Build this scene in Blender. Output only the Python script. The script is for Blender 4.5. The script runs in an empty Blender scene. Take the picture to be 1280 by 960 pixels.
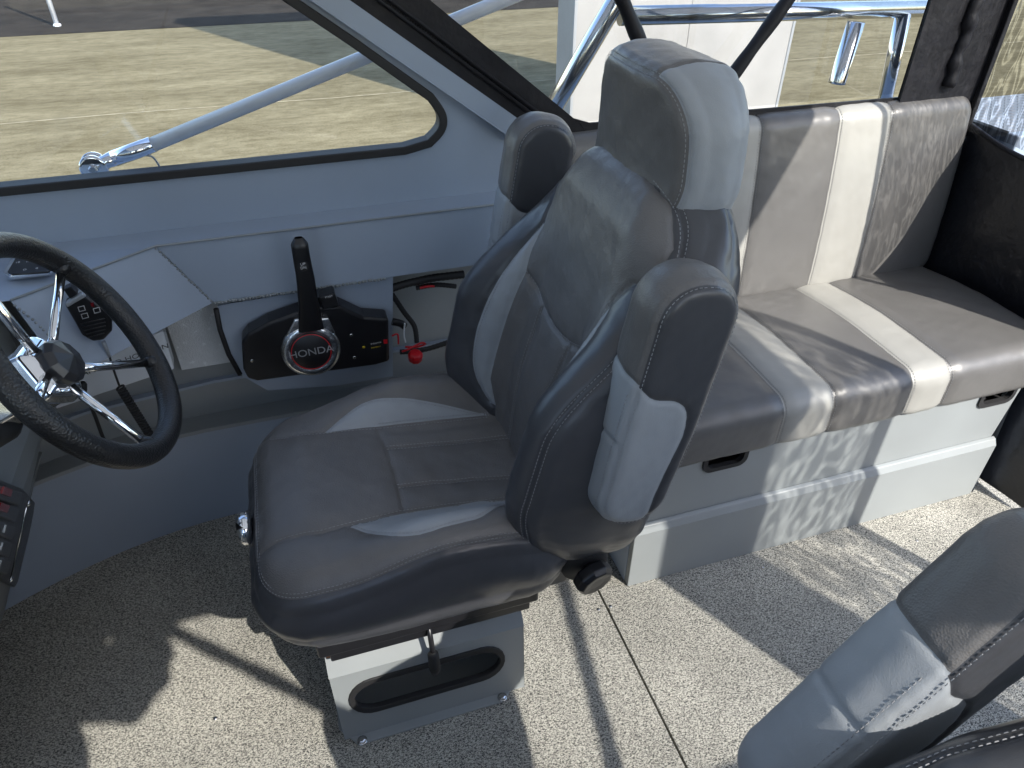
import bpy, math, random
import numpy as np
from mathutils import Vector, Matrix
random.seed(7); rng = np.random.RandomState(11)
SC = bpy.context.scene
COL = SC.collection
# ------------------------------------------------------------------ camera
FPX, TH, PS, CH = 887.0, math.radians(36.5), math.radians(17.5), 1.55
cam = bpy.data.cameras.new('camera'); co = bpy.data.objects.new('camera', cam); COL.objects.link(co)
cam.sensor_width = 36; cam.lens = 36 * FPX / 1280; cam.clip_start = .02; cam.clip_end = 2000
co.location = (0, 0, CH); co.rotation_euler = (math.pi / 2 - TH, 0, -PS)
SC.camera = co
# ------------------------------------------------------------------ world, sun, exposure
SUN_EL, SUN_AZ = math.radians(39.5), math.radians(28)      # sun stands over the port quarter (+X, -Y)
sdir = Vector((math.sin(SUN_AZ) * math.cos(SUN_EL), -math.cos(SUN_AZ) * math.cos(SUN_EL), math.sin(SUN_EL)))
W = bpy.data.worlds.new('World'); SC.world = W; W.use_nodes = True
wn = W.node_tree; wn.nodes.clear()
sk = wn.nodes.new('ShaderNodeTexSky'); sk.sky_type = 'NISHITA'; sk.sun_disc = False
sk.sun_elevation = SUN_EL; sk.sun_rotation = math.atan2(sdir.x, sdir.y); sk.dust_density = 1.0
bg = wn.nodes.new('ShaderNodeBackground'); bg.inputs[1].default_value = .15
wo = wn.nodes.new('ShaderNodeOutputWorld')
wn.links.new(sk.outputs[0], bg.inputs[0]); wn.links.new(bg.outputs[0], wo.inputs[0])
sl = bpy.data.lights.new('sun', 'SUN'); sl.energy = 2.45; sl.angle = math.radians(.48); sl.color = (1, .955, .88)
so = bpy.data.objects.new('sun', sl); COL.objects.link(so)
so.rotation_euler = sdir.to_track_quat('Z', 'Y').to_euler()
SC.view_settings.view_transform = 'Standard'; SC.view_settings.look = 'None'
SC.view_settings.exposure = 1.75; SC.view_settings.gamma = 1

# ------------------------------------------------------------------ pixel -> world (photo is 1280 x 960)
_h = np.array([math.sin(PS), math.cos(PS), 0]); _r = np.array([math.cos(PS), -math.sin(PS), 0]); _z = np.array([0, 0, 1.])
_F = math.cos(TH) * _h - math.sin(TH) * _z; _U = math.sin(TH) * _h + math.cos(TH) * _z
_C = np.array([0, 0, CH])
def ray(u, v): return (u - 640) / FPX * _r - (v - 480) / FPX * _U + _F
def onz(u, v, z): d = ray(u, v); return _C + d * (z - CH) / d[2]
def ony(u, v, y): d = ray(u, v); return _C + d * y / d[1]
def onx(u, v, x): d = ray(u, v); return _C + d * x / d[0]
def onp(u, v, p, n): d = ray(u, v); return _C + d * (np.dot(np.array(p) - _C, n) / np.dot(d, n))
def projs(P):
    D = P - _C; zc = D @ _F
    return 640 + FPX * (D @ _r) / zc, 480 - FPX * (D @ _U) / zc

# ------------------------------------------------------------------ materials
def mat(name, col=(.5, .5, .5), rough=.5, metal=0., bump=None, var=None, coat=0., spec=.5):
    """bump = list of (kind, scale, strength, distance); var = (scale, amount) tonal variation"""
    m = bpy.data.materials.new(name); m.use_nodes = True
    nt = m.node_tree; b = nt.nodes['Principled BSDF']
    b.inputs['Base Color'].default_value = (*col, 1); b.inputs['Roughness'].default_value = rough
    b.inputs['Metallic'].default_value = metal; b.inputs['Coat Weight'].default_value = coat
    b.inputs['Specular IOR Level'].default_value = spec
    tc = nt.nodes.new('ShaderNodeTexCoord')
    if var:
        n = nt.nodes.new('ShaderNodeTexNoise'); n.inputs['Scale'].default_value = var[0]; n.inputs['Detail'].default_value = 6
        nt.links.new(tc.outputs['Object'], n.inputs['Vector'])
        r = nt.nodes.new('ShaderNodeValToRGB')
        a = var[1]
        r.color_ramp.elements[0].position = .3; r.color_ramp.elements[1].position = .7
        r.color_ramp.elements[0].color = (*[c * (1 - a) for c in col], 1)
        r.color_ramp.elements[1].color = (*[min(1, c * (1 + a)) for c in col], 1)
        nt.links.new(n.outputs[0], r.inputs[0]); nt.links.new(r.outputs[0], b.inputs['Base Color'])
        mr = nt.nodes.new('ShaderNodeMapRange')
        mr.inputs[3].default_value = max(0, rough - .08); mr.inputs[4].default_value = rough + .08
        nt.links.new(n.outputs[0], mr.inputs[0]); nt.links.new(mr.outputs[0], b.inputs['Roughness'])
    prev = None
    for k, sc_, st, di in (bump or []):
        if k == 'cell':
            t = nt.nodes.new('ShaderNodeTexVoronoi'); t.inputs['Scale'].default_value = sc_
        else:
            t = nt.nodes.new('ShaderNodeTexNoise'); t.inputs['Scale'].default_value = sc_; t.inputs['Detail'].default_value = 4
        nt.links.new(tc.outputs['Object'], t.inputs['Vector'])
        bu = nt.nodes.new('ShaderNodeBump'); bu.inputs['Strength'].default_value = st; bu.inputs['Distance'].default_value = di
        nt.links.new(t.outputs[0], bu.inputs['Height'])
        if prev: nt.links.new(prev.outputs[0], bu.inputs['Normal'])
        prev = bu
    if prev: nt.links.new(prev.outputs[0], b.inputs['Normal'])
    return m
M = {}
grain = [('cell', 420, .32, .0011), ('noise', 34, .25, .004)]
M['charcoal'] = mat('charcoal vinyl', (.132, .128, .126), .40, bump=grain, var=(14, .07))
M['charcoal_smooth'] = mat('smooth charcoal vinyl', (.056, .058, .065), .32, bump=[('cell', 700, .14, .0006), ('noise', 26, .12, .005)], var=(9, .06))
M['grey_vinyl'] = mat('grey vinyl', (.30, .322, .345), .48, bump=[('cell', 600, .2, .0008), ('noise', 30, .1, .004)], var=(12, .05))
M['white_vinyl'] = mat('white vinyl', (.30, .295, .272), .44, bump=[('cell', 600, .15, .0006), ('noise', 26, .1, .004)], var=(10, .05))
M['bench_vinyl'] = mat('bench charcoal vinyl', (.112, .109, .105), .36, bump=[('cell', 600, .16, .0006), ('noise', 22, .14, .005)], var=(9, .06))
M['thread'] = mat('pale thread', (.27, .275, .285), .7)
M['welt'] = mat('piping cord', (.03, .03, .032), .5)
M['paint'] = mat('grey painted aluminium', (.295, .350, .430), .36, bump=[('noise', 240, .07, .0008), ('noise', 9, .05, .006)], var=(4, .05))
M['paint_light'] = mat('pale grey painted aluminium', (.255, .275, .28), .40, bump=[('noise', 260, .08, .0008), ('noise', 9, .05, .006)], var=(5, .05))
M['raw'] = mat('coarse sprayed aluminium', (.74, .77, .79), .25, metal=.1, bump=[('cell', 300, .5, .002)], var=(60, .05))
M['black'] = mat('black plastic', (.012, .012, .014), .32, var=(30, .15))
M['black_matte'] = mat('black rubber', (.016, .016, .017), .62, bump=[('noise', 120, .2, .001)])
M['rim_leather'] = mat('black leather rim', (.013, .013, .014), .36, bump=[('cell', 300, .5, .0014), ('noise', 25, .1, .003)])
M['black_vinyl'] = mat('glossy black vinyl', (.008, .009, .013), .33, bump=[('noise', 9, .5, .02), ('noise', 30, .2, .004)])
M['canvas'] = mat('black canvas', (.007, .007, .010), .55, spec=.35, bump=[('noise', 700, .3, .0006), ('noise', 14, .5, .012)], var=(16, .25))
M['chrome'] = mat('chrome', (.82, .83, .85), .06, metal=1)
M['satin_chrome'] = mat('bright satin chrome', (.88, .89, .90), .22, metal=1, bump=[('noise', 60, .3, .004)])
M['steel'] = mat('polished stainless tube', (.72, .73, .74), .13, metal=1, bump=[('noise', 40, .04, .002)])
M['white_tube'] = mat('white powder coat', (.70, .73, .76), .25)
M['red'] = mat('red plastic', (.55, .012, .02), .35)
M['dark_red'] = mat('dark red switch', (.16, .008, .012), .25)
M['white_ink'] = mat('white print', (.62, .62, .62), .5)
M['yellow_ink'] = mat('yellow print', (.65, .48, .03), .5)
M['grey_ink'] = mat('dark print', (.05, .055, .06), .5)
M['cap'] = mat('hub cap plastic', (.03, .03, .033), .28)
M['white_box'] = mat('white box panel', (.33, .325, .31), .6, var=(1.6, .12))
M['alu_trim'] = mat('grey aluminium trim', (.35, .37, .39), .4, metal=.3)
M['blue'] = mat('blue plastic', (.01, .05, .35), .35)
M['roof'] = mat('white headliner', (.80, .80, .79), .7)
M['steel_bolt'] = mat('bolt steel', (.5, .5, .5), .25, metal=1)

def mat_floor():
    m = mat('woven vinyl flooring', (.3, .3, .28), .72); nt = m.node_tree; b = nt.nodes['Principled BSDF']
    tc = nt.nodes.new('ShaderNodeTexCoord'); mp = nt.nodes.new('ShaderNodeMapping')
    mp.inputs['Scale'].default_value = (1, 1.7, 1); mp.inputs['Rotation'].default_value = (0, 0, .5)
    nt.links.new(tc.outputs['Object'], mp.inputs[0])
    n = nt.nodes.new('ShaderNodeTexNoise'); n.inputs['Scale'].default_value = 245; n.inputs['Detail'].default_value = 2.5; n.inputs['Distortion'].default_value = 1.2
    nt.links.new(mp.outputs[0], n.inputs['Vector'])
    r = nt.nodes.new('ShaderNodeValToRGB'); e = r.color_ramp.elements
    e[0].position = .40; e[0].color = (.045, .045, .043, 1); e[1].position = .57; e[1].color = (.56, .54, .47, 1)
    x = r.color_ramp.elements.new(.48); x.color = (.25, .243, .215, 1)
    nt.links.new(n.outputs[0], r.inputs[0])
    n2 = nt.nodes.new('ShaderNodeTexNoise'); n2.inputs['Scale'].default_value = 3.2; n2.inputs['Detail'].default_value = 5
    nt.links.new(tc.outputs['Object'], n2.inputs['Vector'])
    mr = nt.nodes.new('ShaderNodeMapRange'); mr.inputs[1].default_value = .3; mr.inputs[2].default_value = .7; mr.inputs[3].default_value = .72; mr.inputs[4].default_value = 1.12
    nt.links.new(n2.outputs[0], mr.inputs[0])
    mx = nt.nodes.new('ShaderNodeMix'); mx.data_type = 'RGBA'; mx.blend_type = 'MULTIPLY'; mx.inputs[0].default_value = 1
    nt.links.new(r.outputs[0], mx.inputs[6]); nt.links.new(mr.outputs[0], mx.inputs[7]); nt.links.new(mx.outputs[2], b.inputs['Base Color'])
    bu = nt.nodes.new('ShaderNodeBump'); bu.inputs['Strength'].default_value = .6; bu.inputs['Distance'].default_value = .002
    nt.links.new(n.outputs[0], bu.inputs['Height']); nt.links.new(bu.outputs[0], b.inputs['Normal'])
    return m
M['floor'] = mat_floor()
def mat_ground():
    m = mat('dusty concrete', (.3, .26, .17), 1., spec=.05); nt = m.node_tree; b = nt.nodes['Principled BSDF']
    tc = nt.nodes.new('ShaderNodeTexCoord')
    def noise(scale, sx=1, sy=1, det=8):
        mp = nt.nodes.new('ShaderNodeMapping'); mp.inputs['Scale'].default_value = (sx, sy, 1)
        nt.links.new(tc.outputs['Object'], mp.inputs[0])
        n = nt.nodes.new('ShaderNodeTexNoise'); n.inputs['Scale'].default_value = scale; n.inputs['Detail'].default_value = det; n.inputs['Roughness'].default_value = .68
        nt.links.new(mp.outputs[0], n.inputs['Vector']); return n
    a = noise(1.0, .5, 1.6); c = noise(9, .5, 1.2)
    r = nt.nodes.new('ShaderNodeValToRGB'); e = r.color_ramp.elements
    e[0].position = .33; e[0].color = (.165, .142, .083, 1); e[1].position = .68; e[1].color = (.285, .252, .157, 1)
    nt.links.new(a.outputs[0], r.inputs[0])
    r2 = nt.nodes.new('ShaderNodeValToRGB'); e = r2.color_ramp.elements
    e[0].position = .3; e[0].color = (.62, .6, .55, 1); e[1].position = .6; e[1].color = (1, 1, 1, 1)
    nt.links.new(c.outputs[0], r2.inputs[0])
    mx = nt.nodes.new('ShaderNodeMix'); mx.data_type = 'RGBA'; mx.blend_type = 'MULTIPLY'; mx.inputs[0].default_value = 1
    nt.links.new(r.outputs[0], mx.inputs[6]); nt.links.new(r2.outputs[0], mx.inputs[7])
    d = noise(60, .7, 1, 4); r3 = nt.nodes.new('ShaderNodeValToRGB'); e = r3.color_ramp.elements
    e[0].position = .34; e[0].color = (.45, .44, .42, 1); e[1].position = .5; e[1].color = (1, 1, 1, 1); nt.links.new(d.outputs[0], r3.inputs[0])
    mx2 = nt.nodes.new('ShaderNodeMix'); mx2.data_type = 'RGBA'; mx2.blend_type = 'MULTIPLY'; mx2.inputs[0].default_value = .7
    nt.links.new(mx.outputs[2], mx2.inputs[6]); nt.links.new(r3.outputs[0], mx2.inputs[7]); nt.links.new(mx2.outputs[2], b.inputs['Base Color'])
    return m
M['ground'] = mat_ground()
M['painted_shade'] = mat('dark asphalt', (.036, .031, .025), 1., var=(2.5, .3), spec=.05)  # ground tone darkened and browned to carry shade

def mat_clear(name, ripple=0., tint=.93, gloss=.07, scale=(1, 1, 1), bumpd=0.):
    """clear sheet: mostly transparent, a little mirror; wrinkled vinyl lets uneven light through"""
    m = bpy.data.materials.new(name); m.use_nodes = True; nt = m.node_tree; nt.nodes.clear()
    out = nt.nodes.new('ShaderNodeOutputMaterial'); tr = nt.nodes.new('ShaderNodeBsdfTransparent'); gl = nt.nodes.new('ShaderNodeBsdfGlossy')
    gl.inputs['Roughness'].default_value = .03; tr.inputs[0].default_value = (tint, tint, tint, 1)
    mix = nt.nodes.new('ShaderNodeMixShader'); mix.inputs[0].default_value = gloss
    nt.links.new(tr.outputs[0], mix.inputs[1]); nt.links.new(gl.outputs[0], mix.inputs[2]); nt.links.new(mix.outputs[0], out.inputs[0])
    if ripple:
        tc = nt.nodes.new('ShaderNodeTexCoord'); mp = nt.nodes.new('ShaderNodeMapping')
        mp.inputs['Scale'].default_value = scale; mp.inputs['Rotation'].default_value = (.5, 0, 0)
        nt.links.new(tc.outputs['Object'], mp.inputs[0])
        n = nt.nodes.new('ShaderNodeTexNoise'); n.inputs['Scale'].default_value = 1; n.inputs['Detail'].default_value = 1.2; n.inputs['Distortion'].default_value = 1.3
        nt.links.new(mp.outputs[0], n.inputs['Vector'])
        # bright filaments where the noise crosses its middle: what a wrinkled sheet does to sunlight
        s1 = nt.nodes.new('ShaderNodeMath'); s1.operation = 'SUBTRACT'; s1.inputs[1].default_value = .5
        s2 = nt.nodes.new('ShaderNodeMath'); s2.operation = 'ABSOLUTE'
        r = nt.nodes.new('ShaderNodeValToRGB'); e = r.color_ramp.elements
        e[0].position = 0; e[0].color = (1, 1, 1, 1); e[1].position = .10; lo = 1 - ripple; e[1].color = (lo, lo, lo, 1)
        x = e.new(.022); x.color = (.88, .88, .88, 1); x = e.new(.055); x.color = (lo + .12, lo + .12, lo + .12, 1)
        nt.links.new(n.outputs[0], s1.inputs[0]); nt.links.new(s1.outputs[0], s2.inputs[0]); nt.links.new(s2.outputs[0], r.inputs[0])
        nt.links.new(r.outputs[0], tr.inputs[0])
        bu = nt.nodes.new('ShaderNodeBump'); bu.inputs['Strength'].default_value = .6; bu.inputs['Distance'].default_value = bumpd or .02
        nt.links.new(n.outputs[0], bu.inputs['Height']); nt.links.new(bu.outputs[0], gl.inputs['Normal'])
    return m
M['glass'] = mat_clear('window glass', tint=.95, gloss=.04)
M['vinyl'] = mat_clear('clear vinyl', tint=.92, gloss=.06)
M['wavy'] = mat_clear('wrinkled clear vinyl', ripple=.55, gloss=.05, scale=(20, 36, 9))
M['wavy_coarse'] = mat_clear('loosely wrinkled clear vinyl', ripple=.75, gloss=.10, scale=(12, 17, 6))

# ------------------------------------------------------------------ mesh helpers
def link(name, me, m, parent=None):
    o = bpy.data.objects.new(name, me); COL.objects.link(o)
    if m is not None: me.materials.append(M[m] if isinstance(m, str) else m)
    if parent is not None:
        o.parent = parent
    return o
def root_loc(p):
    l = Vector((0, 0, 0))
    while p is not None: l += p.location; p = p.parent
    return l
class MB:
    def __init__(s): s.v = []; s.f = []; s.sm = []
    def add(s, vs, fs, smooth=False):
        o = len(s.v); s.v += [tuple(map(float, v)) for v in vs]
        for f in fs: s.f.append(tuple(i + o for i in f)); s.sm.append(smooth)
        return s
    def box(s, lo, hi):
        x0, y0, z0 = lo; x1, y1, z1 = hi
        return s.add([(x0, y0, z0), (x1, y0, z0), (x1, y1, z0), (x0, y1, z0), (x0, y0, z1), (x1, y0, z1), (x1, y1, z1), (x0, y1, z1)],
                     [(3, 2, 1, 0), (4, 5, 6, 7), (0, 1, 5, 4), (1, 2, 6, 5), (2, 3, 7, 6), (3, 0, 4, 7)])
    def prism(s, poly, ax):
        """poly: list of 3D points, extruded by vector ax"""
        n = len(poly); P = [np.array(p, float) for p in poly]; A = np.array(ax, float)
        return s.add([*P, *[p + A for p in P]], [tuple(range(n))[::-1], tuple(range(n, 2 * n)), *[(i, (i + 1) % n, n + (i + 1) % n, n + i) for i in range(n)]])
    def ring(s, outer, inner, ax):
        """frame between two loops of equal length, extruded"""
        n = len(outer); A = np.array(ax, float); o = [np.array(p, float) for p in outer]; i_ = [np.array(p, float) for p in inner]
        vs = o + i_ + [p + A for p in o] + [p + A for p in i_]; fs = []
        for k in range(n):
            j = (k + 1) % n
            fs += [(k, j, n + j, n + k), (2 * n + k, 3 * n + k, 3 * n + j, 2 * n + j), (k, 2 * n + k, 2 * n + j, j), (n + k, n + j, 3 * n + j, 3 * n + k)]
        return s.add(vs, fs)
    def tube(s, pts, rad, seg=12, closed=False, cap=True):
        P = [Vector(map(float, p)) for p in pts]; n = len(P)
        R = rad if hasattr(rad, '__len__') else [rad] * n
        vs = []; up = None
        for i in range(n):
            a = P[(i - 1) % n] if (closed or i > 0) else P[i]; b = P[(i + 1) % n] if (closed or i < n - 1) else P[i]
            t = (b - a).normalized()
            if up is None:
                up = t.orthogonal().normalized()
            up = (up - t * up.dot(t)).normalized(); bi = t.cross(up)
            for k in range(seg):
                an = 2 * math.pi * k / seg; vs.append(P[i] + (up * math.cos(an) + bi * math.sin(an)) * R[i])
        fs = []
        for i in range(n if closed else n - 1):
            j = (i + 1) % n
            for k in range(seg):
                l = (k + 1) % seg; fs.append((i * seg + k, i * seg + l, j * seg + l, j * seg + k))
        s.add(vs, fs, True)
        if cap and not closed: o = len(s.v) - len(vs); s.f += [tuple(o + k for k in range(seg))[::-1], tuple(o + (n - 1) * seg + k for k in range(seg))]; s.sm += [False, False]
        return s
    def lathe(s, prof, base, axis, seg=28, smooth=True):
        """prof: (radius, height) pairs about axis from base"""
        A = Vector(axis).normalized(); u = A.orthogonal().normalized(); w = A.cross(u); B = Vector(map(float, base)); vs = []
        for r_, h_ in prof:
            for k in range(seg):
                an = 2 * math.pi * k / seg; vs.append(B + A * h_ + (u * math.cos(an) + w * math.sin(an)) * r_)
        fs = []
        for i in range(len(prof) - 1):
            for k in range(seg):
                l = (k + 1) % seg; fs.append((i * seg + k, i * seg + l, (i + 1) * seg + l, (i + 1) * seg + k))
        fs += [tuple(range(seg))[::-1], tuple((len(prof) - 1) * seg + k for k in range(seg))]
        return s.add(vs, fs, smooth)
    def quadgrid(s, fn, nu, nv, smooth=True):
        vs = [fn(i / nu, j / nv) for i in range(nu + 1) for j in range(nv + 1)]
        return s.add(vs, [(i * (nv + 1) + j, (i + 1) * (nv + 1) + j, (i + 1) * (nv + 1) + j + 1, i * (nv + 1) + j + 1) for i in range(nu) for j in range(nv)], smooth)
    def build(s, name, m, parent=None, bevel=0., autosm=True):
        me = bpy.data.meshes.new(name); L = root_loc(parent)
        me.from_pydata([(v[0] - L.x, v[1] - L.y, v[2] - L.z) for v in s.v], [], s.f)
        me.polygons.foreach_set('use_smooth', s.sm); me.update()
        o = link(name, me, m, parent)
        if bevel:
            b = o.modifiers.new('bevel', 'BEVEL'); b.width = bevel; b.segments = 3; b.limit_method = 'ANGLE'; b.angle_limit = .6; b.harden_normals = False
        return o
def empty(name, loc, label=None, cat=None, group=None):
    o = bpy.data.objects.new(name, None); COL.objects.link(o); o.location = loc; o.empty_display_size = .1
    if label: tag(o, label, cat, group)
    return o
def tag(o, label=None, cat=None, group=None, kind=None):
    if label: o['label'] = label
    if cat: o['category'] = cat
    if group: o['group'] = group
    if kind: o['kind'] = kind
    return o
def text(name, s, size, origin, ax, up, m, parent, extrude=.0004, align='CENTER', sx=1., shear=0.):
    c = bpy.data.curves.new(name, 'FONT'); c.body = s; c.size = size; c.extrude = extrude; c.align_x = align; c.align_y = 'CENTER'; c.shear = shear
    t = bpy.data.objects.new('tmp', c); COL.objects.link(t)
    dg = bpy.context.evaluated_depsgraph_get(); dg.update()
    me = bpy.data.meshes.new_from_object(t.evaluated_get(dg)); bpy.data.objects.remove(t)
    A = Vector(ax).normalized(); B = Vector(up).normalized(); B = (B - A * B.dot(A)).normalized(); N = A.cross(B); L = root_loc(parent)
    X = Matrix(((A.x * sx, B.x, N.x, origin[0] - L.x), (A.y * sx, B.y, N.y, origin[1] - L.y), (A.z * sx, B.z, N.z, origin[2] - L.z), (0, 0, 0, 1)))
    me.transform(X); me.materials.clear()
    return link(name, me, m, parent)
def copy_tree(o, parent=None):
    c = o.copy(); COL.objects.link(c); c.parent = parent
    for ch in list(o.children): copy_tree(ch, c)
    return c
def spline(pts, n=8, closed=False):
    P = [np.array(p, float) for p in pts]; N = len(P); out = []
    for i in range(N if closed else N - 1):
        if closed: a, b, c, d = P[(i - 1) % N], P[i], P[(i + 1) % N], P[(i + 2) % N]
        else: a, b, c, d = P[max(i - 1, 0)], P[i], P[i + 1], P[min(i + 2, N - 1)]
        for k in range(n):
            t = k / n; out.append(.5 * (2 * b + (c - a) * t + (2 * a - 5 * b + 4 * c - d) * t * t + (3 * b - a - 3 * c + d) * t ** 3))
    if not closed: out.append(P[-1])
    return out
def sstep(x, a, b): t = np.clip((x - a) / (b - a), 0, 1); return t * t * (3 - 2 * t)
_wv = [(rng.uniform(-1, 1, 2), rng.uniform(0, 6.28)) for _ in range(14)]
def wob(a, b, s, seed=0):
    r_ = 0
    for i, (d, p) in enumerate(_wv): r_ = r_ + np.sin((d[0] * a + d[1] * b) * s * (1 + .25 * i) + p + seed * 1.7 * i) / (1 + .3 * i)
    return r_ / 4

# ------------------------------------------------------------------ upholstery: a rounded pad with sewn panels
def poly_sd(P, poly):
    x, y = P[:, 0], P[:, 1]; n = len(poly); best = np.full(len(P), 1e9); ins = np.zeros(len(P), bool)
    for i in range(n):
        ax, ay = poly[i]; bx, by = poly[(i + 1) % n]; ex, ey = bx - ax, by - ay; L = ex * ex + ey * ey + 1e-15
        t = np.clip(((x - ax) * ex + (y - ay) * ey) / L, 0, 1)
        best = np.minimum(best, np.hypot(x - ax - t * ex, y - ay - t * ey))
        if ay != by:
            c = ((ay > y) != (by > y)) & (x < (bx - ax) * (y - ay) / (by - ay) + ax); ins ^= c
    return np.where(ins, -best, best)
def line_d(P, pl):
    x, y = P[:, 0], P[:, 1]; best = np.full(len(P), 1e9)
    for (ax, ay), (bx, by) in zip(pl[:-1], pl[1:]):
        ex, ey = bx - ax, by - ay; t = np.clip(((x - ax) * ex + (y - ay) * ey) / (ex * ex + ey * ey + 1e-15), 0, 1)
        best = np.minimum(best, np.hypot(x - ax - t * ex, y - ay - t * ey))
    return best
class Pad:
    def __init__(s, O, a, b, La, Lb, T, Rc, re, disp=None, warp=None, rb=.03, bulge=0., under=.03):
        s.O = np.array(O, float); s.a = np.array(a, float) / np.linalg.norm(a); s.b = np.array(b, float) / np.linalg.norm(b); s.n = np.cross(s.a, s.b)
        s.La, s.Lb, s.T, s.Rc, s.re, s.disp, s.warp = La, Lb, T, Rc, re, disp, warp
        rho, G, D = [0.], [0.], [0.]
        if Rc > re: rho.append(Rc - re); G.append(Rc - re); D.append(0.)
        r0 = rho[-1]
        for k in range(1, 13): an = k / 12 * math.pi / 2; rho.append(r0 + re * an); G.append(Rc - re + re * math.sin(an)); D.append(re * (1 - math.cos(an)))
        r1 = rho[-1]; side = max(T - re - rb, .001)
        for k in range(1, 9): rho.append(r1 + side * k / 8); G.append(Rc + bulge * math.sin(math.pi * k / 8)); D.append(re + side * k / 8)
        r2 = rho[-1]
        for k in range(1, 9): an = k / 8 * math.pi / 2; rho.append(r2 + rb * an); G.append(Rc - rb + rb * math.cos(an)); D.append(T - rb + rb * math.sin(an))
        rho.append(rho[-1] + under); G.append(G[-1] - under); D.append(T)
        s.rho, s.G, s.D = map(np.array, (rho, G, D)); s.rmax = rho[-1]
        s.ca, s.cb = La / 2 - Rc, Lb / 2 - Rc; s.Ea, s.Eb = s.ca + s.rmax, s.cb + s.rmax
    def roll(s, frac): return s.Rc - s.re + s.re * math.pi / 2 * frac      # rho at a fraction of the edge roll
    def S(s, pa, pb):
        pa, pb = np.asarray(pa, float), np.asarray(pb, float)
        qa = np.maximum(np.abs(pa) - s.ca, 0); qb = np.maximum(np.abs(pb) - s.cb, 0); rho = np.hypot(qa, qb); rr = np.where(rho < 1e-9, 1, rho)
        G = np.interp(rho, s.rho, s.G); d = np.interp(rho, s.rho, s.D)
        la = np.clip(pa, -s.ca, s.ca) + np.sign(pa) * qa / rr * G; lb = np.clip(pb, -s.cb, s.cb) + np.sign(pb) * qb / rr * G
        h = -d
        if s.disp is not None: h = h + s.disp(la, lb) * (1 - sstep(d, .25 * s.T, s.T))
        if s.warp is not None: la, lb, h = s.warp(la, lb, h)
        return s.O + la[..., None] * s.a + lb[..., None] * s.b + h[..., None] * s.n
    def grid(s, res):
        na, nb = max(8, int(2 * s.Ea / res)), max(8, int(2 * s.Eb / res))
        A, B = np.meshgrid(np.linspace(-s.Ea, s.Ea, na + 1), np.linspace(-s.Eb, s.Eb, nb + 1), indexing='ij')
        return A, B
    def normals(s, P):
        du = np.gradient(P, axis=0); dv = np.gradient(P, axis=1); n = np.cross(du, dv); l = np.linalg.norm(n, axis=2, keepdims=True); return n / np.where(l < 1e-12, 1, l)
    def inv(s, px, res=.0022):
        """photo pixels -> pad parameters (nearest facing point of the pad)"""
        if not hasattr(s, '_iv'):
            A, B = s.grid(res); P = s.S(A, B); N = s.normals(P); face = ((_C - P) * N).sum(2) > 0
            u, v = projs(P.reshape(-1, 3)); s._iv = (A.ravel(), B.ravel(), u, v, face.ravel())
        A, B, u, v, fc = s._iv; out = []
        for (x, y) in px:
            d = (u - x) ** 2 + (v - y) ** 2 + np.where(fc, 0, 1e6); idx = np.argpartition(d, 9)[:9]; w = 1 / (d[idx] + .5)
            i0 = np.argmin(d); near = idx[np.hypot(A[idx] - A[i0], B[idx] - B[i0]) < .02]; w = 1 / (d[near] + .5)
            out.append(((A[near] * w).sum() / w.sum(), (B[near] * w).sum() / w.sum()))
        return out
    def rrect(s, ma, mb, r_, n=8):
        """rounded rectangle in pad parameters"""
        out = []
        for cx, cy, a0 in ((ma - r_, mb - r_, 0), (-ma + r_, mb - r_, 90), (-ma + r_, -mb + r_, 180), (ma - r_, -mb + r_, 270)):
            for k in range(n + 1): an = math.radians(a0 + 90 * k / n); out.append((cx + r_ * math.cos(an), cy + r_ * math.sin(an)))
        return out
    def build(s, name, m, parent, panels=(), seams=(), stitches=(), res=.005, groove=.0028, gw=.0045, wrinkle=.0008, thread='thread', pillow=0.):
        """panels: (name, material, polygon); seams: polylines; stitches: (polyline, offset, closed)"""
        A, B = s.grid(res); sh = A.shape; P = np.stack([A.ravel(), B.ravel()], 1); idx = np.arange(len(P)).reshape(sh); locked = np.zeros(len(P), bool)
        ed = np.concatenate([np.stack([idx[:-1].ravel(), idx[1:].ravel()], 1), np.stack([idx[:, :-1].ravel(), idx[:, 1:].ravel()], 1)])
        for _, _, poly in panels:
            sd = poly_sd(P, poly); i, j = ed[:, 0], ed[:, 1]; cr = (sd[i] * sd[j]) < 0
            newP = P.copy(); done = np.full(len(P), 9.)
            for a_, b_ in zip(i[cr], j[cr]):
                t = sd[a_] / (sd[a_] - sd[b_]); k, tt = (a_, t) if t < .5 else (b_, 1 - t)
                if not locked[k] and tt < done[k]: newP[k] = P[a_] + (P[b_] - P[a_]) * t; done[k] = tt
            P = newP; locked |= done < 9
        dist = np.full(len(P), 1e9); sds = []
        for _, _, poly in panels: sd = poly_sd(P, poly); sds.append(np.where(np.abs(sd) < 1e-5, 0, sd)); dist = np.minimum(dist, np.abs(sd))
        for pl in seams: dist = np.minimum(dist, line_d(P, pl))
        X = s.S(P[:, 0].reshape(sh), P[:, 1].reshape(sh)); N = s.normals(s.S(A, B))
        dg = dist.reshape(sh)
        off = -groove * np.exp(-(dg / gw) ** 2) + wrinkle * wob(A, B, 60, len(name)) + (pillow * sstep(dg, 0, .035) if pillow else 0) + .0009 * wob(A, B, 190, 3) * np.exp(-dg / .022) + wrinkle * .8 * np.maximum(wob(A * 1.0, B * 2.4, 38, 5), 0) ** 2
        X = (X + N * off[..., None]).reshape(-1, 3)
        q = np.stack([idx[:-1, :-1], idx[1:, :-1], idx[1:, 1:], idx[:-1, 1:]], -1).reshape(-1, 4)
        flip = np.zeros(len(q), bool)
        for sd in sds: flip |= (sd[q[:, 0]] * sd[q[:, 2]] < 0)
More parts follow.
